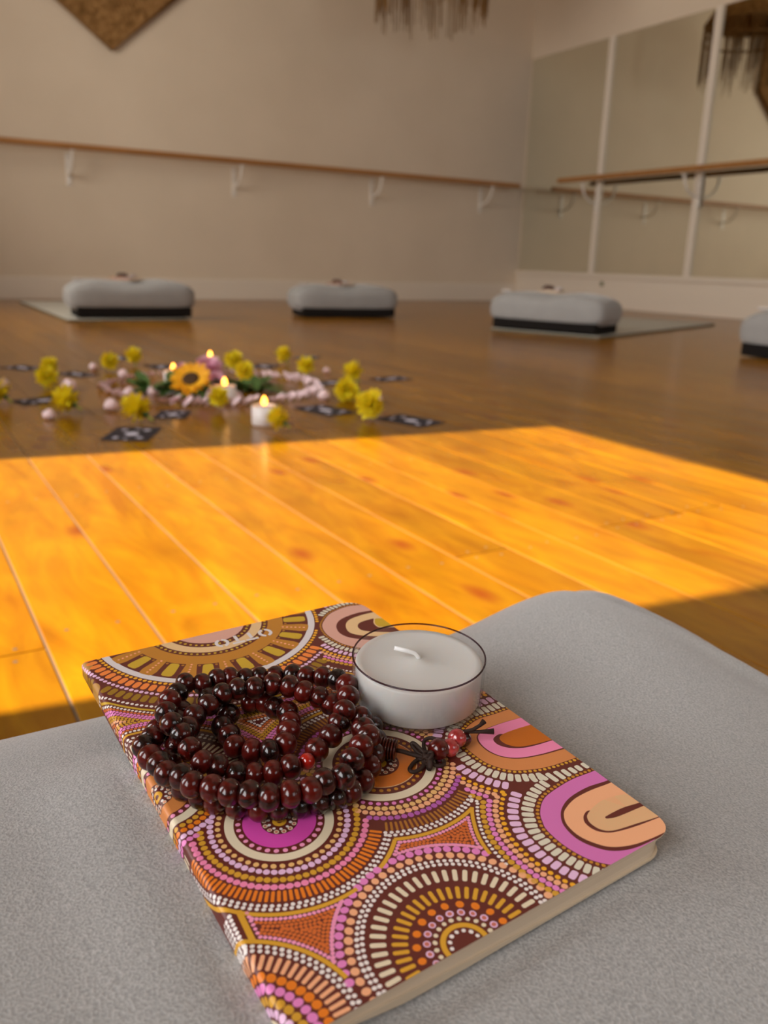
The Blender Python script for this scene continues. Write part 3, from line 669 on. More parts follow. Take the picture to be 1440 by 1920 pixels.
row(M2, 7.5, 'amber', 0.62, 1.6); row(M2, 8.9, 'peach', 0.72, 1.6); row(M2, 10.4, 'rosepink', 0.74, 1.55); row(M2, 11.9, 'ochre', 0.74, 1.6); row(M2, 15.7, 'white', 0.45, 1.3); line(M2, M2.G, 'gold', 0.9)
# the big sun at the top
annulus('silver', C1, 36.0, 38.4, 3, 200); annulus('band', C1, 21.6, 27.0, 3, 120)
for k in range(17):
    a = -PI / 2 + 0.05 + (k - 8) * 2 * PI / 16.2 / 1.0; a = -PI / 2 + 0.03 + (k - 8) * 0.388
    c_, s_ = math.cos(a), math.sin(a); capsule('yellow', (C1[0] + 27.2 * c_, C1[1] + 27.2 * s_), (C1[0] + 35.2 * c_, C1[1] + 35.2 * s_), 3.5, 4, w1=4.1, sq=.45)
    a += 0.194; c_, s_ = math.cos(a), math.sin(a); capsule('band', (C1[0] + 25.5 * c_, C1[1] + 25.5 * s_), (C1[0] + 36.3 * c_, C1[1] + 36.3 * s_), 3.6, 4, w1=5.4, sq=.5)
    for q in range(6): dot('salmon', C1[0] + (27.2 + 1.5 * q) * c_, C1[1] + (27.2 + 1.5 * q) * s_, 0.42, 5)
    for e in (-0.097, 0.097): dot('bar', C1[0] + 27.9 * math.cos(a + e), C1[1] + 27.9 * math.sin(a + e), 0.5, 5)
annulus('sand', C1, 15.8, 19.4, 3); annulus('rose', C1, 6.2, 13.1, 3); ringdots(C1, 20.5, 66, 'yellow', 0.52); ringdots(C1, 14.5, 46, 'yellow', 0.52); ringdots(C1, 4.9, 18, 'rosepink', 0.6); ringdots(C1, 3.1, 11, 'ochre', 0.55)
row(m1, 1.15, 'amber', 0.66, 1.75); bars(m1, 2.2, 5.9, 'oval', 2.1, 2.75, sq=.1); row(m1, 7.2, 'lilac', 0.70, 1.75); bars(m1, 8.4, 12.2, 'olive', 2.1, 2.8, sq=.2)
row(m1, 13.9, 'white', 0.55, 1.55); line(m1, m1.G, 'yellow', 0.85)
for m_, rr_ in ((m0a, 3.4), (m0b, 3.9)):
    discf('blob', m_.c, rr_, 3); row(m_, 0.95, 'white', 0.62, 1.5)
    row(m_, 2.5, 'ochre', 0.62, 1.5)
# OTTO, printed upside down seen from here
def letter_frame(c, ang=-0.062): 
    ca, sa = math.cos(ang), math.sin(ang); return lambda x, y: (c[0] - (x * ca - y * sa), c[1] - (x * sa + y * ca))
LT = 'silver'; LS = 1.0
for kind, cx_, cy_ in (('O', 45.6, -8.7), ('T', 51.0, -8.9), ('T', 56.0, -9.1), ('O', 61.5, -9.3)):
    Fm = letter_frame((cx_, cy_))
    if kind == 'O':
        for k in range(28):
            a, b = 2 * PI * k / 28, 2 * PI * (k + 1) / 28
            if k in (6, 7, 20, 21): continue
            add(LT, [Fm(rx * math.cos(q), ry * math.sin(q)) for rx, ry, q in ((1.35, 1.6, a), (2.5, 2.8, a), (2.5, 2.8, b), (1.35, 1.6, b))], 9)
    else:
        add(LT, [Fm(*q) for q in ((-2.2, 1.6), (2.2, 1.6), (2.2, 2.8), (-2.2, 2.8))], 9); add(LT, [Fm(*q) for q in ((-.6, -2.8), (.6, -2.8), (.6, 1.3), (-.6, 1.3))], 9)
# star-shaped panels between the motifs: nested rows inside the gold outlines
def level(X): 
    return np.min([o.sd(X) - o.G for o in ALL], axis=0)
fillrows_low = [(1.15, 'pinkl', .50, 1.02)] + [(1.15 + 0.92 * k, 'rust', .47, .98) for k in range(1, 5)] + [(5.75, 'peach', .46, .95), (6.6, 'cream', .45, .95), (7.4, 'cream', .42, .9), (8.1, 'rosepink', .45, .9)]
fillrows_up = [(1.25, 'white', .46, 1.2), (2.25, 'rust', .50, 1.15), (3.25, 'rosepink', .54, 1.15), (4.25, 'rosepink', .54, 1.15), (5.25, 'ochre', .52, 1.15), (6.2, 'ochre', .50, 1.1), (7.1, 'peach', .5, 1.1), (8.1, 'rust', .5, 1.1), (9.1, 'white', .45, 1.1)]
for m_ in ALL:
    for low, rows_ in ((True, fillrows_low), (False, fillrows_up)):
        for d_, col_, r_, st_ in rows_:
            dd_ = d_ + m_.G
            X, N = m_.curve(dd_, st_); k = keep(m_, X, dd_) & ((X[:, 1] < -96) == low) & (X[:, 0] > -2) & (X[:, 0] < 106)
            if low:
                # the short gold edge that closes the left panel near the spine
                k &= (X[:, 0] - (3.76 + (X[:, 1] + 118.82) * (3.76 - 3.09) / (127.81 - 118.82) * 1.0)) > d_ * 0.95
            for p in X[k]: dot(col_, p[0], p[1], r_, n=8)
add('gold', [(3.2, -118.3), (4.5, -119.0), (3.9, -127.6), (2.5, -128.2)], 5)
for q in range(9): 
    for e_ in range(4): dot('white', 1.6 - e_ * 1.25 - 0.07 * q, -119.2 - q * 1.18 - (e_ % 2) * .5, 0.50, 4)
for q in range(6): dot('pinkl', 5.15 - 0.06 * q, -120.3 - q * 1.2, .48, 5)

# cover outline, clipping, folding round the spine
def edge_u(v): return 1.35 + (2.1 - v) / 154.1 * -1.1
TLc, TRc, BRc, BLc = (0.95, 2.1), (102.8, -2.85), (105.7, -150.8), (-0.3, -152.0)
def rounded(a, b, c, r, n=8):
    a, b, c = map(np.array, (a, b, c)); p = (a - b) / np.hypot(*(a - b)); q = (c - b) / np.hypot(*(c - b)); A, B = b + p * r, b + q * r
    return [tuple((1 - t) ** 2 * A + 2 * t * (1 - t) * (b * .86 + (A + B) / 2 * .14) + t * t * B) for t in [k / n for k in range(n + 1)]]
corner_tr = rounded(TLc, TRc, BRc, 7.5); corner_br = rounded(TRc, BRc, BLc, 5.5)
SP = 4.4     # how far the print wraps round the spine
OUT = [(TLc[0] - SP, TLc[1] + SP * 0.0486)] + corner_tr + corner_br + [(BLc[0] - SP, BLc[1] - SP * 0.011)]
OUT = OUT[::-1]   # counter-clockwise
def clip(poly):
    for i in range(len(OUT)):
        a, b = OUT[i], OUT[(i + 1) % len(OUT)]; ex, ey = b[0] - a[0], b[1] - a[1]; res = []
        dist = [ex * (p[1] - a[1]) - ey * (p[0] - a[0]) for p in poly]
        if all(d >= 0 for d in dist): continue
        for k in range(len(poly)):
            p, q, dp, dq = poly[k], poly[(k + 1) % len(poly)], dist[k], dist[(k + 1) % len(poly)]
            if dp >= 0: res.append(p)
            if (dp >= 0) != (dq >= 0): t = dp / (dp - dq); res.append((p[0] + (q[0] - p[0]) * t, p[1] + (q[1] - p[1]) * t))
        poly = res
        if len(poly) < 3: return None
    return poly
RB = 1.7
def fold(u, v, h):
    """print coordinates (mm) -> notebook frame (m), bending down round the spine"""
    s = u - edge_u(v)
    e = edge_u(v)
    if s >= RB: x, z = u, h
    else:
        t = (RB - s) / RB
        if t < PI / 2: x = e + RB - (RB + h) * math.sin(t); z = -RB + (RB + h) * math.cos(t)
        else: x = e - h; z = -RB - (RB - s - RB * PI / 2)
    return Vector((x * 1e-3, v * 1e-3, z * 1e-3))
def cut(poly, lim, sg):
    d = [sg * (x - edge_u(y) - lim) for x, y in poly]; res = []
    for k in range(len(poly)):
        p, q, dp, dq = poly[k], poly[(k + 1) % len(poly)], d[k], d[(k + 1) % len(poly)]
        if dp >= 0: res.append(p)
        if (dp >= 0) != (dq >= 0): t = dp / (dp - dq); res.append((p[0] + (q[0] - p[0]) * t, p[1] + (q[1] - p[1]) * t))
    return res if len(res) > 2 else None
def build_notebook():
    r = empty('notebook'); r.matrix_world = NBM
    V = []; Fc = []; Cc = []
    def emit(pts, col):
        k = len(V); V.extend(pts); Fc.append(tuple(range(k, k + len(pts)))); Cc.append(PAL[col])
    # base sheet: strips across the width so that it can bend at the spine
    us = [-SP + i * 0.35 for i in range(int((SP + RB + .4) / 0.35))] ; us = [x for x in us if x < RB] + [RB]
    for i in range(len(us) - 1):
        for j in range(16):
            v0, v1 = 2.1 - 154.1 * j / 16, 2.1 - 154.1 * (j + 1) / 16
            emit([fold(edge_u(v) + s_, v - (s_) * 0.0486 * (1 - (2.1 - v) / 154.1), 0.0) for s_, v in ((us[i], v0), (us[i], v1), (us[i + 1], v1), (us[i + 1], v0))], 'maroon')
    top = [(edge_u(2.1) + RB, 2.1 - RB * .0486)] + corner_tr + corner_br + [(edge_u(-152) + RB, -152.0)]
    emit([Vector((x * 1e-3, y * 1e-3, 0)) for x, y in top][::-1], 'maroon')
    for col, pts, layer in POLY:
        xs = [p[0] for p in pts]; ys_ = [p[1] for p in pts]
        if max(xs) < -SP or min(xs) > 107 or max(ys_) < -153 or min(ys_) > 4: continue
        ar = sum(pts[k][0] * pts[(k + 1) % len(pts)][1] - pts[(k + 1) % len(pts)][0] * pts[k][1] for k in range(len(pts)))
        if ar < 0: pts = pts[::-1]
        pts = clip([tuple(map(float, p)) for p in pts])
        if not pts: continue
        sv = [x - edge_u(y) for x, y in pts]
        if min(sv) >= RB: emit([fold(x, y, layer * 0.006) for x, y in pts], col); continue
        if max(sv) > RB:
            q = cut(pts, RB, 1)
            if q: emit([fold(x, y, layer * 0.006) for x, y in q], col)
        for i in range(len(us) - 1):
            if max(sv) <= us[i] or min(sv) >= us[i + 1]: continue
            q = cut(pts, us[i], 1); q = cut(q, us[i + 1], -1) if q else None
            if q: emit([fold(x, y, layer * 0.010) for x, y in q], col)
    me = bpy.data.meshes.new('front_cover'); me.from_pydata([tuple(v) for v in V], [], Fc); me.materials.append(m_print)
    ca = me.color_attributes.new('ink', 'FLOAT_COLOR', 'CORNER')
    ca.data.foreach_set('color', np.array([c for c, f in zip(Cc, Fc) for _ in f], dtype=np.float32).ravel()); me.update()
    o = bpy.data.objects.new('front_cover', me); COL.objects.link(o); o.parent = r
    # board of the cover under the print, page block, back cover: thinner toward the folded spine
    def slab(ins, zt, zb, insL):
        right = [(x - ins, y - ins * (-1 if y < -20 else 1)) for x, y in corner_tr + corner_br]
        xs_ = [edge_u(0) + insL + k * 8.0 for k in range(11)]
        topr = [(x, np.interp(x, [0, 95], [2.1, 2.1 - 95 * .0486]) - ins) for x in xs_ if x < 93]; botr = [(x - 1.2, np.interp(x, [0, 100], [-152.0, -150.9]) + ins) for x in xs_ if x < 98][::-1]
        P = topr + right + botr; n = len(P); v = [(x * 1e-3, y * 1e-3, f_(x) * 1e-3) for f_ in (zb, zt) for x, y in P]
        return v, [tuple(range(n)), tuple(range(2 * n - 1, n - 1, -1))] + [(i, i + n, (i + 1) % n + n, (i + 1) % n) for i in range(n)]
    v, f = slab(0.0, lambda x: -0.012, lambda x: -0.40, RB + .3); mesh_obj('cover_board', v, f, m_board, o)
    v, f = slab(0.9, lambda x: -0.40, lambda x: -0.3 * nb_th(x), RB * .7); mesh_obj('page_block', v, f, m_pages, r)
    v, f = slab(1.3, lambda x: -0.3 * nb_th(x), lambda x: -0.92 * nb_th(x), RB * .7); mesh_obj('page_block', v, f, m_pages, r)
    v, f = slab(0.8, lambda x: -0.92 * nb_th(x), lambda x: -nb_th(x), 0.6); mesh_obj('back_cover', v, f, m_board, r)
    return r
t = NT('printed_cover'); at = t.n('ShaderNodeAttribute', attribute_name='ink', attribute_type='GEOMETRY'); t.l(at.outputs['Color'], t.b.inputs['Base Color'])
t.b.inputs['Roughness'].default_value = 0.42; t.b.inputs['Specular IOR Level'].default_value = 0.45; m_print = t.m
m_board = mat('cover_board_edge', (0.66, 0.54, 0.39, 1), 0.7, 0.2)
m_pages = noisy('page_edges', (0.72, 0.58, 0.42, 1), (0.82, 0.68, 0.51, 1), 8, rough=0.8, spec=0.15, stretch=(1, 1, 600))
m_backc = mat('back_cover_print', rgb(96, 38, 30), 0.45, 0.4)
NB = build_notebook(); tag(NB, 'patterned dot-art notebook in maroon, pink and ochre on the foreground bolster', 'notebook')

# ------------------------------------------------------------------ clear cup tealight on the notebook
m_wax = mat('white_wax', (0.60, 0.58, 0.545, 1), 0.42, 0.4, sss=0.5)
m_wick = mat('waxed_wick', (0.82, 0.80, 0.77, 1), 0.4, 0.5, sss=0.1)
def plastic(name, tint, glossy_col=(1, 1, 1, 1)):
    t = NT(name); tr = t.n('ShaderNodeBsdfTransparent'); tr.inputs[0].default_value = tint; gl = t.n('ShaderNodeBsdfGlossy', i_Roughness=0.06); lw = t.n('ShaderNodeLayerWeight', i_Blend=0.5); pw = t.n('ShaderNodeMath', operation='POWER'); pw.inputs[1].default_value = 4.0; t.l(lw.outputs['Facing'], pw.inputs[0]); fm = t.n('ShaderNodeMath', operation='MULTIPLY_ADD'); fm.inputs[1].default_value = 0.5; fm.inputs[2].default_value = 0.03; t.l(pw.outputs[0], fm.inputs[0]); mx = t.n('ShaderNodeMixShader')
    t.l(fm.outputs[0], mx.inputs[0]); t.l(tr.outputs[0], mx.inputs[1]); t.l(gl.outputs[0], mx.inputs[2]); t.l(mx.outputs[0], t.out.inputs[0]); return t.m
m_cup = plastic('clear_plastic', (0.995, 0.995, 0.995, 1)); m_rim = plastic('plastic_rim', (0.34, 0.24, 0.28, 1))
def tealight(name='tealight', R=0.0202, H_=0.0152):
    r = empty(name)
    w = MB(); Rw = R - 0.0011
    w.lathe([(0.0, 0.0012), (Rw - 0.001, 0.0012), (Rw, 0.0022), (Rw, H_ - 0.0022), (Rw - 0.0005, H_ - 0.0015), (Rw - 0.002, H_ - 0.0019), (Rw * .5, H_ - 0.0020), (Rw * .16, H_ - 0.0018), (0.0012, H_ - 0.0012)], 96)
    w.build('wax', m_wax, r, smooth=True)
    c = MB(); c.lathe([(0.0, 0.0001), (R - 0.0022, 0.0001), (R - 0.0008, 0.0006), (R - 0.0003, 0.0018), (R, H_)], 96, cap=False)
    c.lathe([(R - 0.0005, H_), (R - 0.0008, 0.002), (R - 0.0014, 0.0009), (R - 0.0024, 0.0006), (0.0, 0.0006)], 96, cap=False)
    cu = c.build('plastic_cup', m_cup, r, smooth=True)
    MB().tube([(R * math.cos(a) - .0002 * math.cos(a), R * math.sin(a) - .0002 * math.sin(a), H_) for a in [2 * PI * k / 96 for k in range(96)]], 0.00028, 8, closed=True).build('rim', m_rim, cu, smooth=True)
    MB().tube([(0.0, 0, H_ - 0.0024), (-0.0002, 0.0001, H_ - 0.0006), (-0.0011, 0.0006, H_ + 0.0006), (-0.003, 0.0018, H_ + 0.0013), (-0.0062, 0.0042, H_ + 0.0021)], 0.00058, 8, rz=0.00075).build('wick', m_wick, r, smooth=True)
    return r
TL = tealight(); tag(TL, 'large white unlit tealight in a clear plastic cup on the notebook', 'tealight candle')
TL.matrix_world = NBM @ Matrix.Translation((0.0838, -0.0709, 0.00006))

# ------------------------------------------------------------------ mala beads
def bead_mat(name, dark, red, coat=1.0):
    t = NT(name); b = t.b; tc = t.n('ShaderNodeTexCoord'); oi = t.n('ShaderNodeObjectInfo')
    mp = t.n('ShaderNodeMapping'); mp.inputs['Scale'].default_value = (1.0, 1.0, 0.25); ad = t.n('ShaderNodeVectorMath', operation='ADD')
    sc = t.n('ShaderNodeMath', operation='MULTIPLY'); sc.inputs[1].default_value = 9.0; t.l(oi.outputs['Random'], sc.inputs[0]); t.l(tc.outputs['Object'], ad.inputs[0]); t.l(sc.outputs[0], ad.inputs[1]); t.l(ad.outputs[0], mp.inputs[0])
    n1 = t.n('ShaderNodeTexNoise', i_Scale=420.0, i_Detail=5.0, i_Distortion=1.0); t.l(mp.outputs[0], n1.inputs['Vector'])
    cr = t.n('ShaderNodeValToRGB'); e = cr.color_ramp.elements; e[0].position = 0.36; e[0].color = dark; e[1].position = 0.66; e[1].color = red
    mr = t.n('ShaderNodeMapRange'); mr.inputs['To Min'].default_value = -0.13; mr.inputs['To Max'].default_value = 0.13; t.l(oi.outputs['Random'], mr.inputs['Value'])
    a2 = t.n('ShaderNodeMath', operation='ADD'); t.l(n1.outputs['Fac'], a2.inputs[0]); t.l(mr.outputs[0], a2.inputs[1]); t.l(a2.outputs[0], cr.inputs[0]); t.l(cr.outputs[0], b.inputs['Base Color'])
    b.inputs['Roughness'].default_value = 0.35; b.inputs['Specular IOR Level'].default_value = 0.12; b.inputs['Coat Weight'].default_value = coat; b.inputs['Coat Roughness'].default_value = 0.03
    return t.m
m_bead = bead_mat('rosewood_bead', (0.007, 0.0015, 0.001, 1), (0.095, 0.004, 0.002, 1))
m_redbead = mat('red_glass_bead', (0.42, 0.012, 0.006, 1), 0.12, 0.6, coat=1.0, sss=0.15)
m_cherry = noisy('cherry_ceramic_bead', (0.22, 0.012, 0.012, 1), (0.45, 0.04, 0.04, 1), 500, rough=0.2, spec=0.6, coat=1.0)
m_cord = mat('dark_brown_cord', (0.030, 0.014, 0.009, 1), 0.65, 0.3)
m_guru = bead_mat('dark_guru_disc', (0.020, 0.006, 0.004, 1), (0.10, 0.015, 0.008, 1), 0.7)
# strands traced bead by bead: (pixel x, pixel y, height of the bead's centre above the cover in mm)
STR = [
 [(378.7,1282.5,6.5),(347.5,1281,7),(333,1300,7.5),(318,1313,8),(312,1337,8.6),(322,1357.5,9),(341,1378,9),(356,1404,8.8),(379,1429,8),(407.5,1437.5,6),(442.5,1451,4.6),(477.5,1452.5,4.0),(512.5,1449,4.6),(545,1437.5,5.4),(575.6,1427.5,5.2),(594,1406,5.6),(620,1380,6.6),(635.6,1355,7.8),(646,1332.5,8.6),(652.5,1306,8.6),(650,1284,8),(632.5,1274,7.2),(605,1270,6.5),(575,1269,6),(549,1265,5),(516,1268,4.2),(487,1269,3.8),(460,1272,4),(431,1270,5.2),(407,1274,6.2)],
 [(340,1334,3.2),(352,1366,7.0),(365,1342,7.6),(391,1322,8.6),(417.5,1301,9.4),(446,1292,9.8),(477.5,1290,9.8),(511,1283,9.6),(543,1287,9.4),(570,1297.5,8.6),(598,1307.5,7.4),(620,1320,6.0),(640,1342,3.4),(663,1350,3.2)],
 [(389,1309,3.6),(415,1322,3.4),(429,1339,3.4),(417,1361,3.4),(430,1379,3.4),(440,1399,3.6),(472.5,1407.5,3.8),(505,1409,4.0),(535,1394,4.2),(541,1371,4.2),(544,1354,4.0),(539,1336,3.6),(515,1327,3.2),(497,1316,3.2),(468,1316,3.2)],
 [(296,1369,3.6),(285,1384,4.4),(271,1400,5.4),(282.5,1420,6.8),(299,1432.5,7.6),(312.5,1450,8.2),(341,1456,8.6),(361,1471,8.8),(397.5,1477.5,9),(430,1486,9.2),(467.5,1489,9.2),(505,1495,9.2),(544,1489,9.2),(582.5,1481,9.2),(608,1465,9.4),(643,1457,9.4),(660,1425,9.4),(677.5,1400,8.8),(691,1381,8.2),(681,1367,8),(676,1345,7)],
 [(697,1362,3.2),(703,1388,3.2),(701,1414,3.2),(692,1437,3.2),(680,1464,3.2),(658,1482,3.3),(629,1494,3.2),(596,1503,3.2),(560,1509,3.2),(523,1514,3.2),(486,1515,3.2),(444,1510,3.2),(404,1502,3.2),(376,1492,3.2),(345,1478,3.2),(322,1455,3.2),(318,1425,3.2),(330,1400,3.2),(318,1376,3.2),(330,1352,3.2)],
]
def bead_mesh(name, m, R=0.00332, hl=0.0028, hole=0.0006):
    prof = [(hole, -hl * .93)]
    for k in range(1, 16):
        a = -PI / 2 + PI * k / 16; prof.append((max(hole, R * math.cos(a) ** 0.85), hl * math.sin(a)))
    prof.append((hole, hl * .93)); b = MB(); b.lathe(prof, 28); return b
def make_mala():
    r = empty('mala_beads'); r.matrix_world = NBM @ Matrix.Translation((0.055, -0.065, 0))
    inv = r.matrix_world.inverted()
    P = []; rays = []; idx = []
    for si, st in enumerate(STR):
        for bi, (u, v, h) in enumerate(st):
            d = ray(u, v); d = d / np.linalg.norm(d); t_ = ((nbo + nbn * h * 1e-3 - EYE) @ nbn) / (d @ nbn); P.append(t_); rays.append(d); idx.append((si, bi))
    P = np.array(P); rays = np.array(rays)
    for it in range(60):
        X = EYE + rays * P[:, None]
        for i in range(len(P)):
            for j in range(i + 1, len(P)):
                if idx[i][0] == idx[j][0] and abs(idx[i][1] - idx[j][1]) < 2: continue
                dd = np.linalg.norm(X[i] - X[j])
                if dd < 0.0056:
                    n_, f_ = (i, j) if P[i] < P[j] else (j, i); P[n_] -= 0.00016; P[f_] += 0.00016
        Z = (X - nbo) @ nbn; low = Z < 0.0031
        P[low] -= (0.0031 - Z[low]) / np.abs(rays[low] @ nbn) * 0.7
    X = EYE + rays * P[:, None]; Z = (X - nbo) @ nbn; low = Z < 0.0031; P[low] -= (0.0031 - Z[low]) / np.abs(rays[low] @ nbn); X = EYE + rays * P[:, None]
    first = None; k = 0
    for si, st in enumerate(STR):
        pts = [Vector(X[q]) for q in range(len(X)) if idx[q][0] == si]; closed = si == 0
        for bi, p in enumerate(pts):
            a = pts[bi - 1] if (bi > 0 or closed) else p; b = pts[(bi + 1) % len(pts)] if (bi < len(pts) - 1 or closed) else p
            ax = (b - a).normalized()
            if si == 0 and bi == 14:
                o = MB().lathe([(0.0003, -.0021)] + [(0.0022 * math.cos(-PI / 2 + PI * q / 12), 0.0022 * math.sin(-PI / 2 + PI * q / 12)) for q in range(1, 12)] + [(0.0003, .0021)], 24).build('red_bead', m_redbead, r, smooth=True); o['label'] = 'small bright red glass bead'
            elif first is None: first = o = bead_mesh('bead', m_bead).build('bead', m_bead, r, smooth=True)
            else: o = first.copy(); COL.objects.link(o); o.parent = r
            near = (EYE - np.array(p)); s_ = random.uniform(0.97, 1.04)
            q = ax.to_track_quat('Z', 'Y').to_matrix().to_4x4()
            o.matrix_parent_inverse = Matrix.Identity(4); o.matrix_basis = inv @ (Matrix.Translation(p) @ q @ Matrix.Rotation(random.uniform(0, 6.28), 4, 'Z') @ Matrix.Diagonal((s_, s_, random.uniform(.94, 1.03), 1)))
        MB().tube([inv @ p for p in pts], 0.0005, 6, closed=closed).build('string', m_cord, r, smooth=True)
    # guru discs, cord, knot, end beads
    def at(u, v, h): 
        x, y = mm(u, v, h); return inv @ (NBM @ Vector((x * 1e-3, y * 1e-3, h * 1e-3)))
    a, b = at(706, 1400, 3.2), at(744, 1407, 3.0); ax = (b - a); q = ax.to_track_quat('Z', 'Y').to_matrix().to_4x4()
    for k in range(7):
        c = a.lerp(b, (k + .5) / 7); hl = ax.length / 14 * .93
        MB().lathe([(0.0004, -hl), (0.0024, -hl), (0.0029, -hl * .4), (0.0029, hl * .4), (0.0024, hl), (0.0004, hl)], 24, mtx=Matrix.Translation(c) @ q).build('spacer_disc', m_guru, r, smooth=False)
    ck = at(802, 1422, 2.6)
    MB().tube([at(740, 1406, 3), at(755, 1409, 2.4), at(772, 1414, 1.6), at(790, 1419, 1.8), ck], 0.00062, 8).build('cord', m_cord, r, smooth=True)
    kn = MB()
    def loop(cx, cy, pts_):
        kn.tube([at(u, v, h) for u, v, h in spline3(pts_)], 0.00055, 7)
    def spline3(pts_, n=6):
        P_ = [np.array(p, float) for p in pts_]; P_ = [P_[0]] + P_ + [P_[-1]]; out = []
        for i in range(1, len(P_) - 2):
            for k in range(n):
                t_ = k / n; a, b, c, d = P_[i - 1], P_[i], P_[i + 1], P_[i + 2]; out.append(0.5 * ((2 * b) + (-a + c) * t_ + (2 * a - 5 * b + 4 * c - d) * t_ * t_ + (-a + 3 * b - 3 * c + d) * t_ ** 3))
        out.append(P_[-2]); return out
    loop(0, 0, [(799, 1420, 2), (785, 1412, 2), (774, 1400, 2.6), (772, 1394, 3.4), (777, 1394, 3.6), (788, 1404, 3), (800, 1416, 2.4)])
    loop(0, 0, [(798, 1424, 1.5), (784, 1424, 1.0), (772, 1434, 0.7), (768, 1444, 0.7), (777, 1447, .7), (790, 1440, 1), (799, 1427, 1.8)])
    loop(0, 0, [(801, 1416, 2), (795, 1402, 1.8), (795, 1390, 2.2), (803, 1384, 2.8), (815, 1385, 2.8), (820, 1392, 2.4), (814, 1402, 2), (806, 1415, 2.4)])
    loop(0, 0, [(806, 1424, 2), (816, 1419, 1.6), (829, 1424, 1.2), (833, 1431, 1.0), (826, 1436, 1), (814, 1434, 1.2), (805, 1427, 2)])
    for k in range(5):
        a0 = k * 1.25; cc = ck; pts_ = [cc + Vector((math.cos(t_) * 0.0014 * (1 if k % 2 else .8), math.sin(t_) * 0.0010 * (.7 if k % 2 else 1.2), math.sin(t_ + a0) * 0.0014)) for t_ in [2 * PI * j / 14 for j in range(14)]]
        kn.tube(pts_, 0.00052, 7, closed=True)
    kn.tube([at(804, 1418, 3), at(806, 1430, 2.6), at(806, 1438, 1.6), at(804, 1442, .8)], 0.0008, 7)
    kn.build('knot', m_cord, r, smooth=True)
    def sb(u, v, h, R, m, nm='end_bead', lb=None):
        o = MB().lathe([(0.0004, -R * .9)] + [(R * math.cos(-PI / 2 + PI * q_ / 14) ** .9, R * .92 * math.sin(-PI / 2 + PI * q_ / 14)) for q_ in range(1, 14)] + [(0.0004, R * .9)], 26).build(nm, m, r, smooth=True)
        o.matrix_basis = Matrix.Translation(at(u, v, h)) @ (at(870, 1380, 3) - at(830, 1420, 3)).to_track_quat('Z', 'Y').to_matrix().to_4x4()
        if lb: o['label'] = lb
    sb(822, 1405, 3.0, 0.0030, m_bead, lb='dark round bead beside the knot'); sb(844, 1402, 2.6, 0.0026, m_cherry, lb='glossy cherry red bead')
    sb(857, 1384, 3.6, 0.0027, m_cherry, lb='glossy cherry red bead at the cord end'); sb(869, 1385, 2.4, 0.0023, m_bead)
    for pts_ in ([(862, 1376, 4.6), (872, 1371, 5.0), (886, 1368, 5.6), (900, 1360, 6.2), (908, 1352, 7.0)], [(862, 1374, 4.4), (876, 1372, 4.6), (900, 1372, 4.8), (926, 1371, 5.0)]):
        e_ = [at(*p) for p in pts_]; MB().tube(e_, lambda q_: 0.00052 + (0.00035 if q_ > .9 else 0), 7).build('cord_end', m_cord, r, smooth=True)
    MB().tube([at(862, 1375, 4.4) + Vector((0, math.cos(a) * .0012, math.sin(a) * .0012)) for a in [2 * PI * j / 12 for j in range(12)]], 0.0005, 6, closed=True).build('cord_end', m_cord, r, smooth=True)
    return r
MALA = make_mala(); tag(MALA, 'coiled dark rosewood mala beads with brown cord knot lying on the notebook', 'beads')

# small sets carried by the far bolsters
def small_mala():
    b = MB(); rn = random.Random(4)
    for k in range(60):
        t = k / 60 * 2 * PI * 3; rr = 0.030 - 0.006 * (k // 20) + rn.uniform(-.002, .002); z = 0.0035 + 0.004 * rn.random() + 0.003 * (k // 20)
        b.lathe([(0.0005, -.0026), (.0024, -.0017), (.0031, 0), (.0024, .0017), (.0005, .0026)], 10, mtx=Matrix.Translation((rr * math.cos(t), rr * .8 * math.sin(t), z)) @ Matrix.Rotation(rn.uniform(0, 3), 4, 'X'))
    return b.build('mala_beads', m_bead, smooth=True)
nbproto = NB
sm0 = None
NBROT = Matrix.Rotation
def put(o, m): o.matrix_world = m
for i, (fb, nm, dx, zz, ang, nblab, mlab, clab) in enumerate((
    (FB, 'leftmost far bolster', -0.015, 0.193, 0.5, 'small patterned notebook resting in the sagging top of the leftmost far bolster', 'dark beads coiled on the notebook on the leftmost far bolster', 'white tealight beside the beads on the leftmost far bolster'),
    (fb2, 'middle bolster', -0.02, 0.189, 0.3, 'small patterned notebook on the middle far bolster', 'dark beads on top of the middle far bolster', 'white tealight on top of the middle far bolster'),
    (fb3, 'angled bolster', -0.02, 0.195, 0.2, 'small patterned notebook on the angled bolster near the mirrors', 'dark beads on top of the angled bolster near the mirrors', 'white tealight on top of the angled bolster near the mirrors'))):
    base = Matrix.Translation(fb.location) @ Matrix.Rotation(fb.rotation_euler[2], 4, 'Z') @ Matrix.Translation((dx, 0.13, zz)) @ Matrix.Rotation(ang, 4, 'Z')
    n = copy_tree(NB); n.matrix_world = base @ Matrix.Translation((-0.052, 0.075, 0.008)); tag(n, nblab, 'notebook', 'notebooks on the far bolsters')
    if sm0 is None: s_ = sm0 = small_mala()
    else: s_ = sm0.copy(); COL.objects.link(s_)
    s_.matrix_world = base @ Matrix.Translation((-0.020, 0.005, 0.0085)) @ Matrix.Diagonal((1.0, 1.0, 1.5, 1)); tag(s_, mlab, 'beads', 'bead strings on the far bolsters')
    c = copy_tree(TL); c.matrix_world = base @ Matrix.Translation((0.036, -0.005, 0.0085)); tag(c, clab, 'tealight candle', 'tealights on the far bolsters')

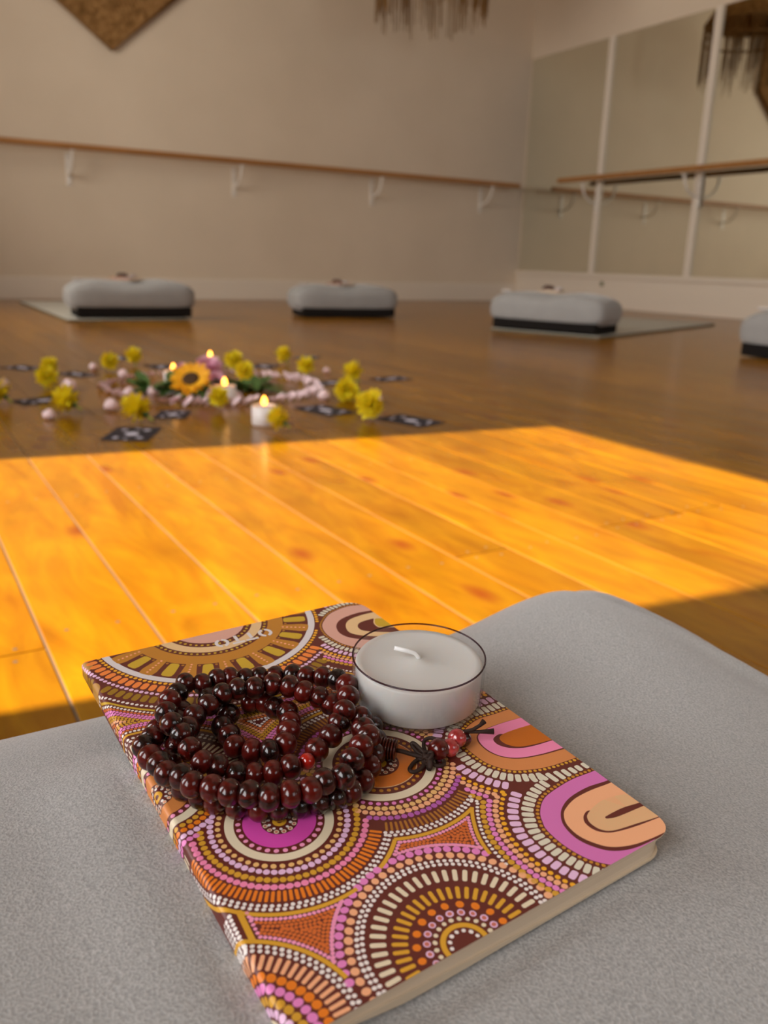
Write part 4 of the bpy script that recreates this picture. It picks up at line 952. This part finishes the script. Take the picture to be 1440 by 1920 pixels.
# ------------------------------------------------------------------ the flower mandala on the floor
m_yel = noisy('yellow_petals', (0.88, 0.66, 0.01, 1), (0.97, 0.82, 0.03, 1), 60, rough=0.6, spec=0.3)
m_yel.node_tree.nodes['Principled BSDF'].inputs['Subsurface Weight'].default_value = 0.6; m_yel.node_tree.nodes['Principled BSDF'].inputs['Subsurface Radius'].default_value = (0.02, 0.014, 0.002); m_yel.node_tree.nodes['Principled BSDF'].inputs['Subsurface Scale'].default_value = 1.0
m_green = noisy('green_leaf', (0.05, 0.11, 0.025, 1), (0.12, 0.22, 0.05, 1), 40, rough=0.55, spec=0.4)
m_calyx = mat('pale_green_stem', (0.42, 0.48, 0.10, 1), 0.6)
m_sunp = noisy('sunflower_petals', (0.80, 0.32, 0.005, 1), (0.90, 0.46, 0.01, 1), 50, rough=0.6, spec=0.3)
m_sunc = noisy('sunflower_disc', (0.025, 0.012, 0.006, 1), (0.12, 0.06, 0.02, 1), 220, rough=0.9)
m_pinkp = noisy('pink_petals', (0.74, 0.30, 0.44, 1), (0.90, 0.56, 0.66, 1), 40, rough=0.6, spec=0.3)
m_rose = mat('rose_petal', (0.88, 0.68, 0.70, 1), 0.5, 0.4)
m_quartz = mat('rose_quartz', (0.82, 0.62, 0.62, 1), 0.25, 0.5, sss=0.3)
m_card = mat('dark_card', (0.030, 0.026, 0.036, 1), 0.6, 0.2)
m_cardw = mat('card_pale_print', (0.72, 0.68, 0.78, 1), 0.6, 0.3)
m_cup2 = mat('white_candle_cup', (0.80, 0.74, 0.70, 1), 0.35, 0.5, sss=0.15)
m_flame = mat('flame', (1, 0.5, 0.1, 1), 0.5, emit=(1.0, 0.36, 0.04, 1), es=9.0)
def petal(b, base, d, up, L, w, curl, mi=0):
    """a bent, cupped petal of three segments from base along d"""
    d = Vector(d).normalized(); up = Vector(up).normalized(); s = d.cross(up).normalized(); v = []
    for k, (t, ww) in enumerate(((0, .35), (.35, .9), (.7, 1.0), (1.0, .35))):
        p = Vector(base) + d * (L * t) + up * (curl * L * t * t)
        v += [p - s * (w * ww / 2) + up * (w * .12), p - up * (w * .05), p + s * (w * ww / 2) + up * (w * .12)]
    f = []
    for k in range(3):
        for j in range(2): a = k * 3 + j; f.append((a, a + 1, a + 4, a + 3))
    return b.add(v, f, mi)
def chrys(name, seed=1):
    r = empty(name); rn = random.Random(seed); b = MB()
    for ring, (n, el, L, w) in enumerate(((12, -.75, .015, .0095), (16, -.35, .021, .010), (17, .05, .024, .010), (16, .4, .025, .0095), (14, .75, .024, .009), (11, 1.1, .022, .008), (6, 1.4, .019, .007))):
        for k in range(n):
            a = 2 * PI * (k + ring * .5) / n + rn.uniform(-.1, .1); e = el + rn.uniform(-.12, .12)
            d = (math.cos(a) * math.cos(e), math.sin(a) * math.cos(e), math.sin(e)); u = (-math.cos(a) * math.sin(e), -math.sin(a) * math.sin(e), math.cos(e))
            petal(b, (d[0] * .003, d[1] * .003, 0.018 + d[2] * .003), d, u, L * rn.uniform(.85, 1.12), w, rn.uniform(-.1, .35))
    b.build('petals', m_yel, r, smooth=True)
    MB().lathe([(0.001, 0.001), (0.005, 0.003), (0.006, 0.008), (0.004, 0.014)], 14).build('calyx', m_green, r, smooth=True)
    MB().tube([(0, 0, 0.006), (0.001, 0, -0.001), (0.002, 0.001, -0.007)], 0.0028, 8).build('stem', m_calyx, r, smooth=True)
    return r
CTR = np.array([0.73, 2.11])
YEL = [((17, 748), 1.2, 'yellow flower head at the left edge of the photo beside a dark card', 'right', .9),
 ((98, 692), .85, 'yellow flower head just behind another at the far left of the mandala', '', .7), ((84, 716), 1.0, 'yellow flower head at the left, in front of its twin', '', .8),
 ((146, 765), 1.1, 'yellow flower head with its stub of stem to the right, left of the petal ring', 'r', .9), ((199, 684), .95, 'tilted yellow flower head behind the left side of the petal ring', '', .9),
 ((254, 674), .98, 'upright yellow flower head at the back left of the mandala', '', .2), ((280, 784), 1.15, 'yellow flower head at the front, its stem over a dark card', 'r', .9),
 ((538, 672), 1.0, 'yellow flower head at the back right, a dark card behind it', '', .4), ((577, 693), .95, 'yellow flower head just right of the petal ring at the back', '', .5),
 ((672, 707), 1.05, 'yellow flower head on the right, beside the farthest right card', '', .6), ((645, 736), 1.1, 'flattened yellow flower head in front of the right-hand pair of flowers', '', 1.2),
 ((697, 775), 1.15, 'yellow flower head at the front right between two dark cards', '', .7), ((538, 800), .85, 'small yellow flower head on the floor right of the front candle', '', .9),
 ((414, 756), .85, 'yellow flower head against the lit candle in front of the bouquet', '', .6)]
ch0 = None
for i, ((u, v), sc, lb, sd, tilt) in enumerate(YEL):
    p = floor_pt(u, v + 12, 0.0)
    if ch0 is None: o = ch0 = chrys('chrysanthemum')
    else: o = copy_tree(ch0)
    az = random.uniform(0, 6.28) if sd == '' else (0.5 + (.3 if sd == 'right' else 0))
    d_ = np.array([p[0], p[1]]) - CTR
    # heads lie tipped over, resting on the outer petals
    az = {'r': PI - 0.6 + 0.0}.get(sd, random.uniform(2.4, 5.2))
    o.matrix_world = Matrix.Translation((p[0], p[1], 0.004 + 0.012 * min(1, tilt))) @ Matrix.Rotation(az, 4, 'Z') @ Matrix.Rotation(tilt, 4, 'Y') @ Matrix.Rotation(i * 1.3, 4, 'Z') @ Matrix.Diagonal((sc * 1.06, sc * 1.06, sc * 1.25, 1))
    tag(o, lb, 'flower', 'yellow flower heads around the mandala')
# cards
CARDS = [((15, 690), (70, 690), 'dark printed card at the far left of the mandala behind the two yellow flowers'), ((110, 702), (180, 702), 'dark printed card right of the paired yellow flowers at the left'),
 ((40, 751), (130, 751), 'dark printed card between the two nearest yellow flowers on the left'), ((208, 672), (238, 672), 'dark card partly hidden behind two yellow flowers at the back left'),
 ((275, 688), (330, 688), 'dark card behind the green leaves of the bouquet'), ((470, 687), (520, 687), 'dark card just behind the yellow and green part of the bouquet'),
 ((552, 671), (598, 671), 'dark card at the very back right behind a yellow flower'), ((588, 719), (652, 717), 'dark printed card right of the petal ring beside the paired yellow flowers'),
 ((695, 710), (770, 711), 'dark printed card farthest to the right of the mandala'), ((562, 768), (656, 771), 'dark printed card right of the front candle'),
 ((718, 786), (820, 792), 'dark printed card at the front right, nearest the sunlit floor'), ((188, 820), (305, 808), 'dark printed card closest to the camera at the front left'),
 ((300, 779), (348, 776), 'dark card half under the stem of the front yellow flower')]
def card_mesh():
    b = MB(); w, h = 0.031, 0.047; n = 4; P = []
    for cx_, cy_, a0 in ((w - .004, h - .004, 0), (-w + .004, h - .004, PI / 2), (-w + .004, -h + .004, PI), (w - .004, -h + .004, 1.5 * PI)):
        for k in range(n + 1): a = a0 + k / n * PI / 2; P.append((cx_ + .004 * math.cos(a), cy_ + .004 * math.sin(a)))
    m_ = len(P); b.add([(x, y, 0) for x, y in P] + [(x, y, 0.0006) for x, y in P], [tuple(range(m_ - 1, -1, -1)), tuple(range(m_, 2 * m_))] + [(i, (i + 1) % m_, (i + 1) % m_ + m_, i + m_) for i in range(m_)], 0)
    for cx_, cy_, r_, ry in ((0, .002, .011, .013), (-.016, .026, .006, .005), (.015, .028, .005, .006), (-.014, -.026, .006, .006), (.016, -.024, .005, .005), (0, -.034, .005, .003), (0, .036, .004, .003)):
        b.add([(cx_ + r_ * math.cos(2 * PI * k / 12) * (1 if k % 2 else .72), cy_ + ry * math.sin(2 * PI * k / 12) * (1 if k % 2 else .72), 0.00075) for k in range(12)], [tuple(range(12))], 1)
    return b
cd0 = None
for i, (a, b, lb) in enumerate(CARDS):
    pa, pb = floor_pt(*a), floor_pt(*b); c = (pa + pb) / 2
    if cd0 is None: o = cd0 = card_mesh().build('oracle_card', [m_card, m_cardw])
    else: o = cd0.copy(); COL.objects.link(o)
    rad = c[:2] - CTR; az = math.atan2(rad[1], rad[0]) - PI / 2 + random.uniform(-.12, .12)
    if i in (11,): az = math.atan2(rad[1], rad[0]) - PI / 2 + 0.1
    sc = 1.42 if i in (10, 11, 2, 9) else (1.25 if i != 12 else 1.1)
    o.location = (c[0], c[1], 0.0003); o.rotation_euler = (0, 0, az); o.scale = (sc, sc, 1); tag(o, lb, 'card', 'dark cards laid around the mandala')
# quartz stones
def stone(seed):
    b = MB(); rn = random.Random(seed); prof = [(0.0008, 0), (.009, .001), (.0145, .006), (.015, .011), (.011, .018), (.005, .0225), (.0008, .0235)]
    b.lathe(prof, 9)
    b.v = [(x * (1 + .18 * noise.noise(Vector((x * 90, y * 90, z * 90 + seed)))), y * (1 + .3 * noise.noise(Vector((y * 80, x * 80, z * 80 + seed)))), z * (1 + .2 * noise.noise(Vector((x * 70, y * 70, seed))))) for x, y, z in b.v]
    return b
QZ = [((6, 730), 1.1, 'pale pink stone at the left edge of the photo above a yellow flower'), ((130, 733), 1.3, 'pale pink stone left of the petal ring, behind a yellow flower'), ((92, 786), .9, 'small pale pink stone on the floor at the left, in front of a card'),
 ((176, 694), .9, 'small pale pink stone at the back left beside a tilted yellow flower'), ((231, 708), 1.0, 'pale pink stone just outside the back left of the petal ring'), ((209, 770), 1.15, 'pale pink stone at the front left edge of the petal ring'),
 ((607, 750), 1.1, 'pale pink pointed stone at the right edge of the petal ring'), ((612, 700), .8, 'tiny pale pink stone behind, right of the petal ring'), ((704, 758), 1.2, 'pale pink pointed stone behind the front right yellow flower'),
 ((242, 744), 1.0, 'pale pink stone inside the left of the petal ring'), ((285, 742), .9, 'pale pink stone inside the ring near the green leaves'), ((400, 750), 1.2, 'pale stone left of the candle in front of the bouquet'), ((443, 752), 1.1, 'pinkish stone right of the candle in front of the bouquet')]
for i, ((u, v), sc, lb) in enumerate(QZ):
    p = floor_pt(u, v, 0); o = stone(i).build('quartz_stone', m_quartz); o.location = (p[0], p[1], 0.0002); o.rotation_euler = (0, 0, i * 1.1); o.scale = (sc, sc, sc); tag(o, lb, 'stone', 'pink stones around the mandala')
# ring of petals
pb_ = MB(); petal(pb_, (-0.008, 0, 0.0012), (1, 0, .05), (0, 0, 1), .019, .012, .06); pt0 = None
RC = (0.725, 2.10); rn = random.Random(9)
for k in range(110):
    a = 2 * PI * k / 110; rr = 0.268 + rn.uniform(-.010, .010)
    if pt0 is None: o = pt0 = pb_.build('rose_petal', m_rose, smooth=True)
    else: o = pt0.copy(); COL.objects.link(o)
    s_ = rn.uniform(1.1, 1.75); o.location = (RC[0] + rr * math.cos(a), RC[1] + rr * math.sin(a), 0.0045); o.rotation_euler = (rn.uniform(-.12, .12), -rn.uniform(.15, .6), a + PI / 2 + rn.uniform(-.9, .9)); o.scale = (s_, s_, s_ * 1.6)
    tag(o, 'tiny pale pink petal in the ring around the bouquet', 'petal', 'pale pink petals forming the ring')
# lit candles
def candle(name='votive_candle', H_=0.040, R=0.026):
    r = empty(name)
    MB().lathe([(0.0, 0), (R * .93, 0), (R, 0.003), (R, H_), (R - .0015, H_), (R - .0018, H_ - .004)], 40, cap=False).build('cup', m_cup2, r, smooth=True)
    MB().lathe([(0.0, H_ - .006), (R - .0018, H_ - .0055), (R - .0018, H_ - .012)], 32, cap=False).build('wax', m_cup2, r, smooth=True)
    MB().tube([(0, 0, H_ - .007), (0, 0, H_ + .003)], .0009, 6).build('wick', m_cord, r)
    MB().lathe([(0.0004, H_), (.0045, H_ + .003), (.0062, H_ + .008), (.0048, H_ + .013), (.0006, H_ + .020)], 16).build('flame', m_flame, r, smooth=True)
    l = bpy.data.lights.new('candle_glow', 'POINT'); lo = bpy.data.objects.new('candle_glow', l); COL.objects.link(lo); l.energy = 0.02; l.color = (1, .5, .15); l.shadow_soft_size = .006; lo.location = (0, 0, H_ + .034); lo.parent = r
    return r
cn0 = candle(); cn0.location = tuple(floor_pt(496, 796, 0)); tag(cn0, 'lit white votive candle standing on the floor at the front of the mandala', 'candle', 'lit candles of the mandala')
for (u, v, z), lb in (((421, 715, .05), 'lit candle between bouquet and petal ring, yellow flower against it'), ((394, 664, .05), 'lit white candle standing behind the pink flowers'), ((325, 688, .05), 'lit candle half hidden behind the green leaves on the left')):
    c = copy_tree(cn0); p = floor_pt(u, v, z); c.location = (p[0], p[1], 0); c['label'] = lb
# bouquet
def sunflower():
    r = empty('sunflower'); b = MB(); rn = random.Random(3)
    for ring in range(2):
        for k in range(17):
            a = 2 * PI * (k + .5 * ring) / 17 + rn.uniform(-.06, .06); petal(b, (math.cos(a) * .019, math.sin(a) * .019, .003 * ring), (math.cos(a), math.sin(a), .22 * ring), (0, 0, 1), .034 * rn.uniform(.85, 1.1), .0145, rn.uniform(-.15, .25))
    b.build('petals', m_sunp, r, smooth=True); MB().lathe([(0.0, .0), (.020, .001), (.022, .005), (.017, .0095), (.008, .008), (0.0005, .0065)], 28).build('seed_disc', m_sunc, r, smooth=True)
    MB().lathe([(0.001, -.012), (.012, -.008), (.022, -.001)], 16, cap=False).build('calyx', m_green, r, smooth=True); return r
sf = sunflower(); p = floor_pt(358, 712, 0.055)
look = (Vector(EYE) - Vector(p)).normalized(); look = (look + Vector((-.35, 0, 1.25))).normalized()
sf.matrix_world = Matrix.Translation(Vector(p)) @ look.to_track_quat('Z', 'Y').to_matrix().to_4x4() @ Matrix.Scale(0.90, 4); tag(sf, 'large orange sunflower with a dark centre facing the camera in the bouquet', 'sunflower')
def pompom(name, lb, u, v, z, sc, tilt, n=(14, 14, 12, 9), m=None):
    r = empty(name); b = MB(); rn = random.Random(int(u))
    for ring, cnt in enumerate(n):
        for k in range(cnt):
            a = 2 * PI * (k + ring * .5) / cnt; e = .05 + ring * .33 + rn.uniform(-.08, .08); d = (math.cos(a) * math.cos(e), math.sin(a) * math.cos(e), math.sin(e)); uu = (-math.cos(a) * math.sin(e), -math.sin(a) * math.sin(e), math.cos(e))
            petal(b, (0, 0, 0.0), d, uu, .036 * rn.uniform(.85, 1.1) * (1 - .1 * ring), .013, .15)
    b.build('petals', m or m_pinkp, r, smooth=True); MB().lathe([(0.0005, -.022), (.004, -.018), (.007, -.008), (.009, 0.0)], 12).build('calyx', m_green, r, smooth=True)
    p = floor_pt(u, v, z); r.matrix_world = Matrix.Translation(Vector(p)) @ Matrix.Rotation(tilt, 4, 'X') @ Matrix.Scale(sc, 4); tag(r, lb, 'flower'); return r
pompom('carnation', 'large pink flower behind the sunflower in the bouquet', 390, 694, .052, 1.2, .6)
pompom('carnation', 'small pink flower peeping above the left of the sunflower', 342, 692, .055, .55, .5)
pompom('carnation', 'deep pink flower low between the sunflower and the right-hand candle', 405, 716, .030, .75, .9)
yb = copy_tree(ch0); yb.matrix_world = Matrix.Translation(Vector(floor_pt(436, 688, .06))) @ Matrix.Rotation(.5, 4, 'X') @ Matrix.Scale(1.0, 4); tag(yb, 'yellow flower on dark green leaves at the back right of the bouquet', 'flower', 'yellow flowers in the bouquet')
yb = copy_tree(ch0); yb.matrix_world = Matrix.Translation(Vector(floor_pt(455, 706, .05))) @ Matrix.Rotation(.7, 4, 'X') @ Matrix.Scale(0.95, 4); tag(yb, 'lower yellow flower on the right side of the bouquet above dark leaves', 'flower', 'yellow flowers in the bouquet')
def leaves(name, lb, u, v, n, spread, seed):
    r = empty(name); rn = random.Random(seed); p = floor_pt(u, v, 0); r.location = (p[0], p[1], 0.0)
    for k in range(n):
        b = MB(); a = rn.uniform(0, 2 * PI); e = rn.uniform(.15, 1.0); L = rn.uniform(.05, .075); bx_, by_ = rn.uniform(-spread, spread), rn.uniform(-spread * .6, spread * .6)
        d = Vector((math.cos(a) * math.cos(e), math.sin(a) * math.cos(e), math.sin(e))); up = Vector((-math.cos(a) * math.sin(e), -math.sin(a) * math.sin(e), math.cos(e)))
        petal(b, (bx_, by_, .006), d, up, L, .032, -rn.uniform(.3, .7)); o = b.build('leaf', m_green, r, smooth=True)
        for vv in o.data.vertices: vv.co.z = max(vv.co.z, .0015)
    MB().tube([(-spread, 0, .006), (0, .005, .010), (spread, -.004, .005)], .003, 8).build('stem', m_green, r, smooth=True); tag(r, lb, 'leaves'); return r
leaves('leafy_sprig', 'dark green leafy sprig spreading left of the sunflower', 300, 737, 18, .04, 5)
leaves('leafy_sprig', 'dark green leafy sprig under the yellow flowers on the right of the bouquet', 466, 735, 18, .035, 8)
leaves('leafy_sprig', 'dark green leaves tucked beneath the sunflower and pink flowers', 378, 745, 8, .02, 12)
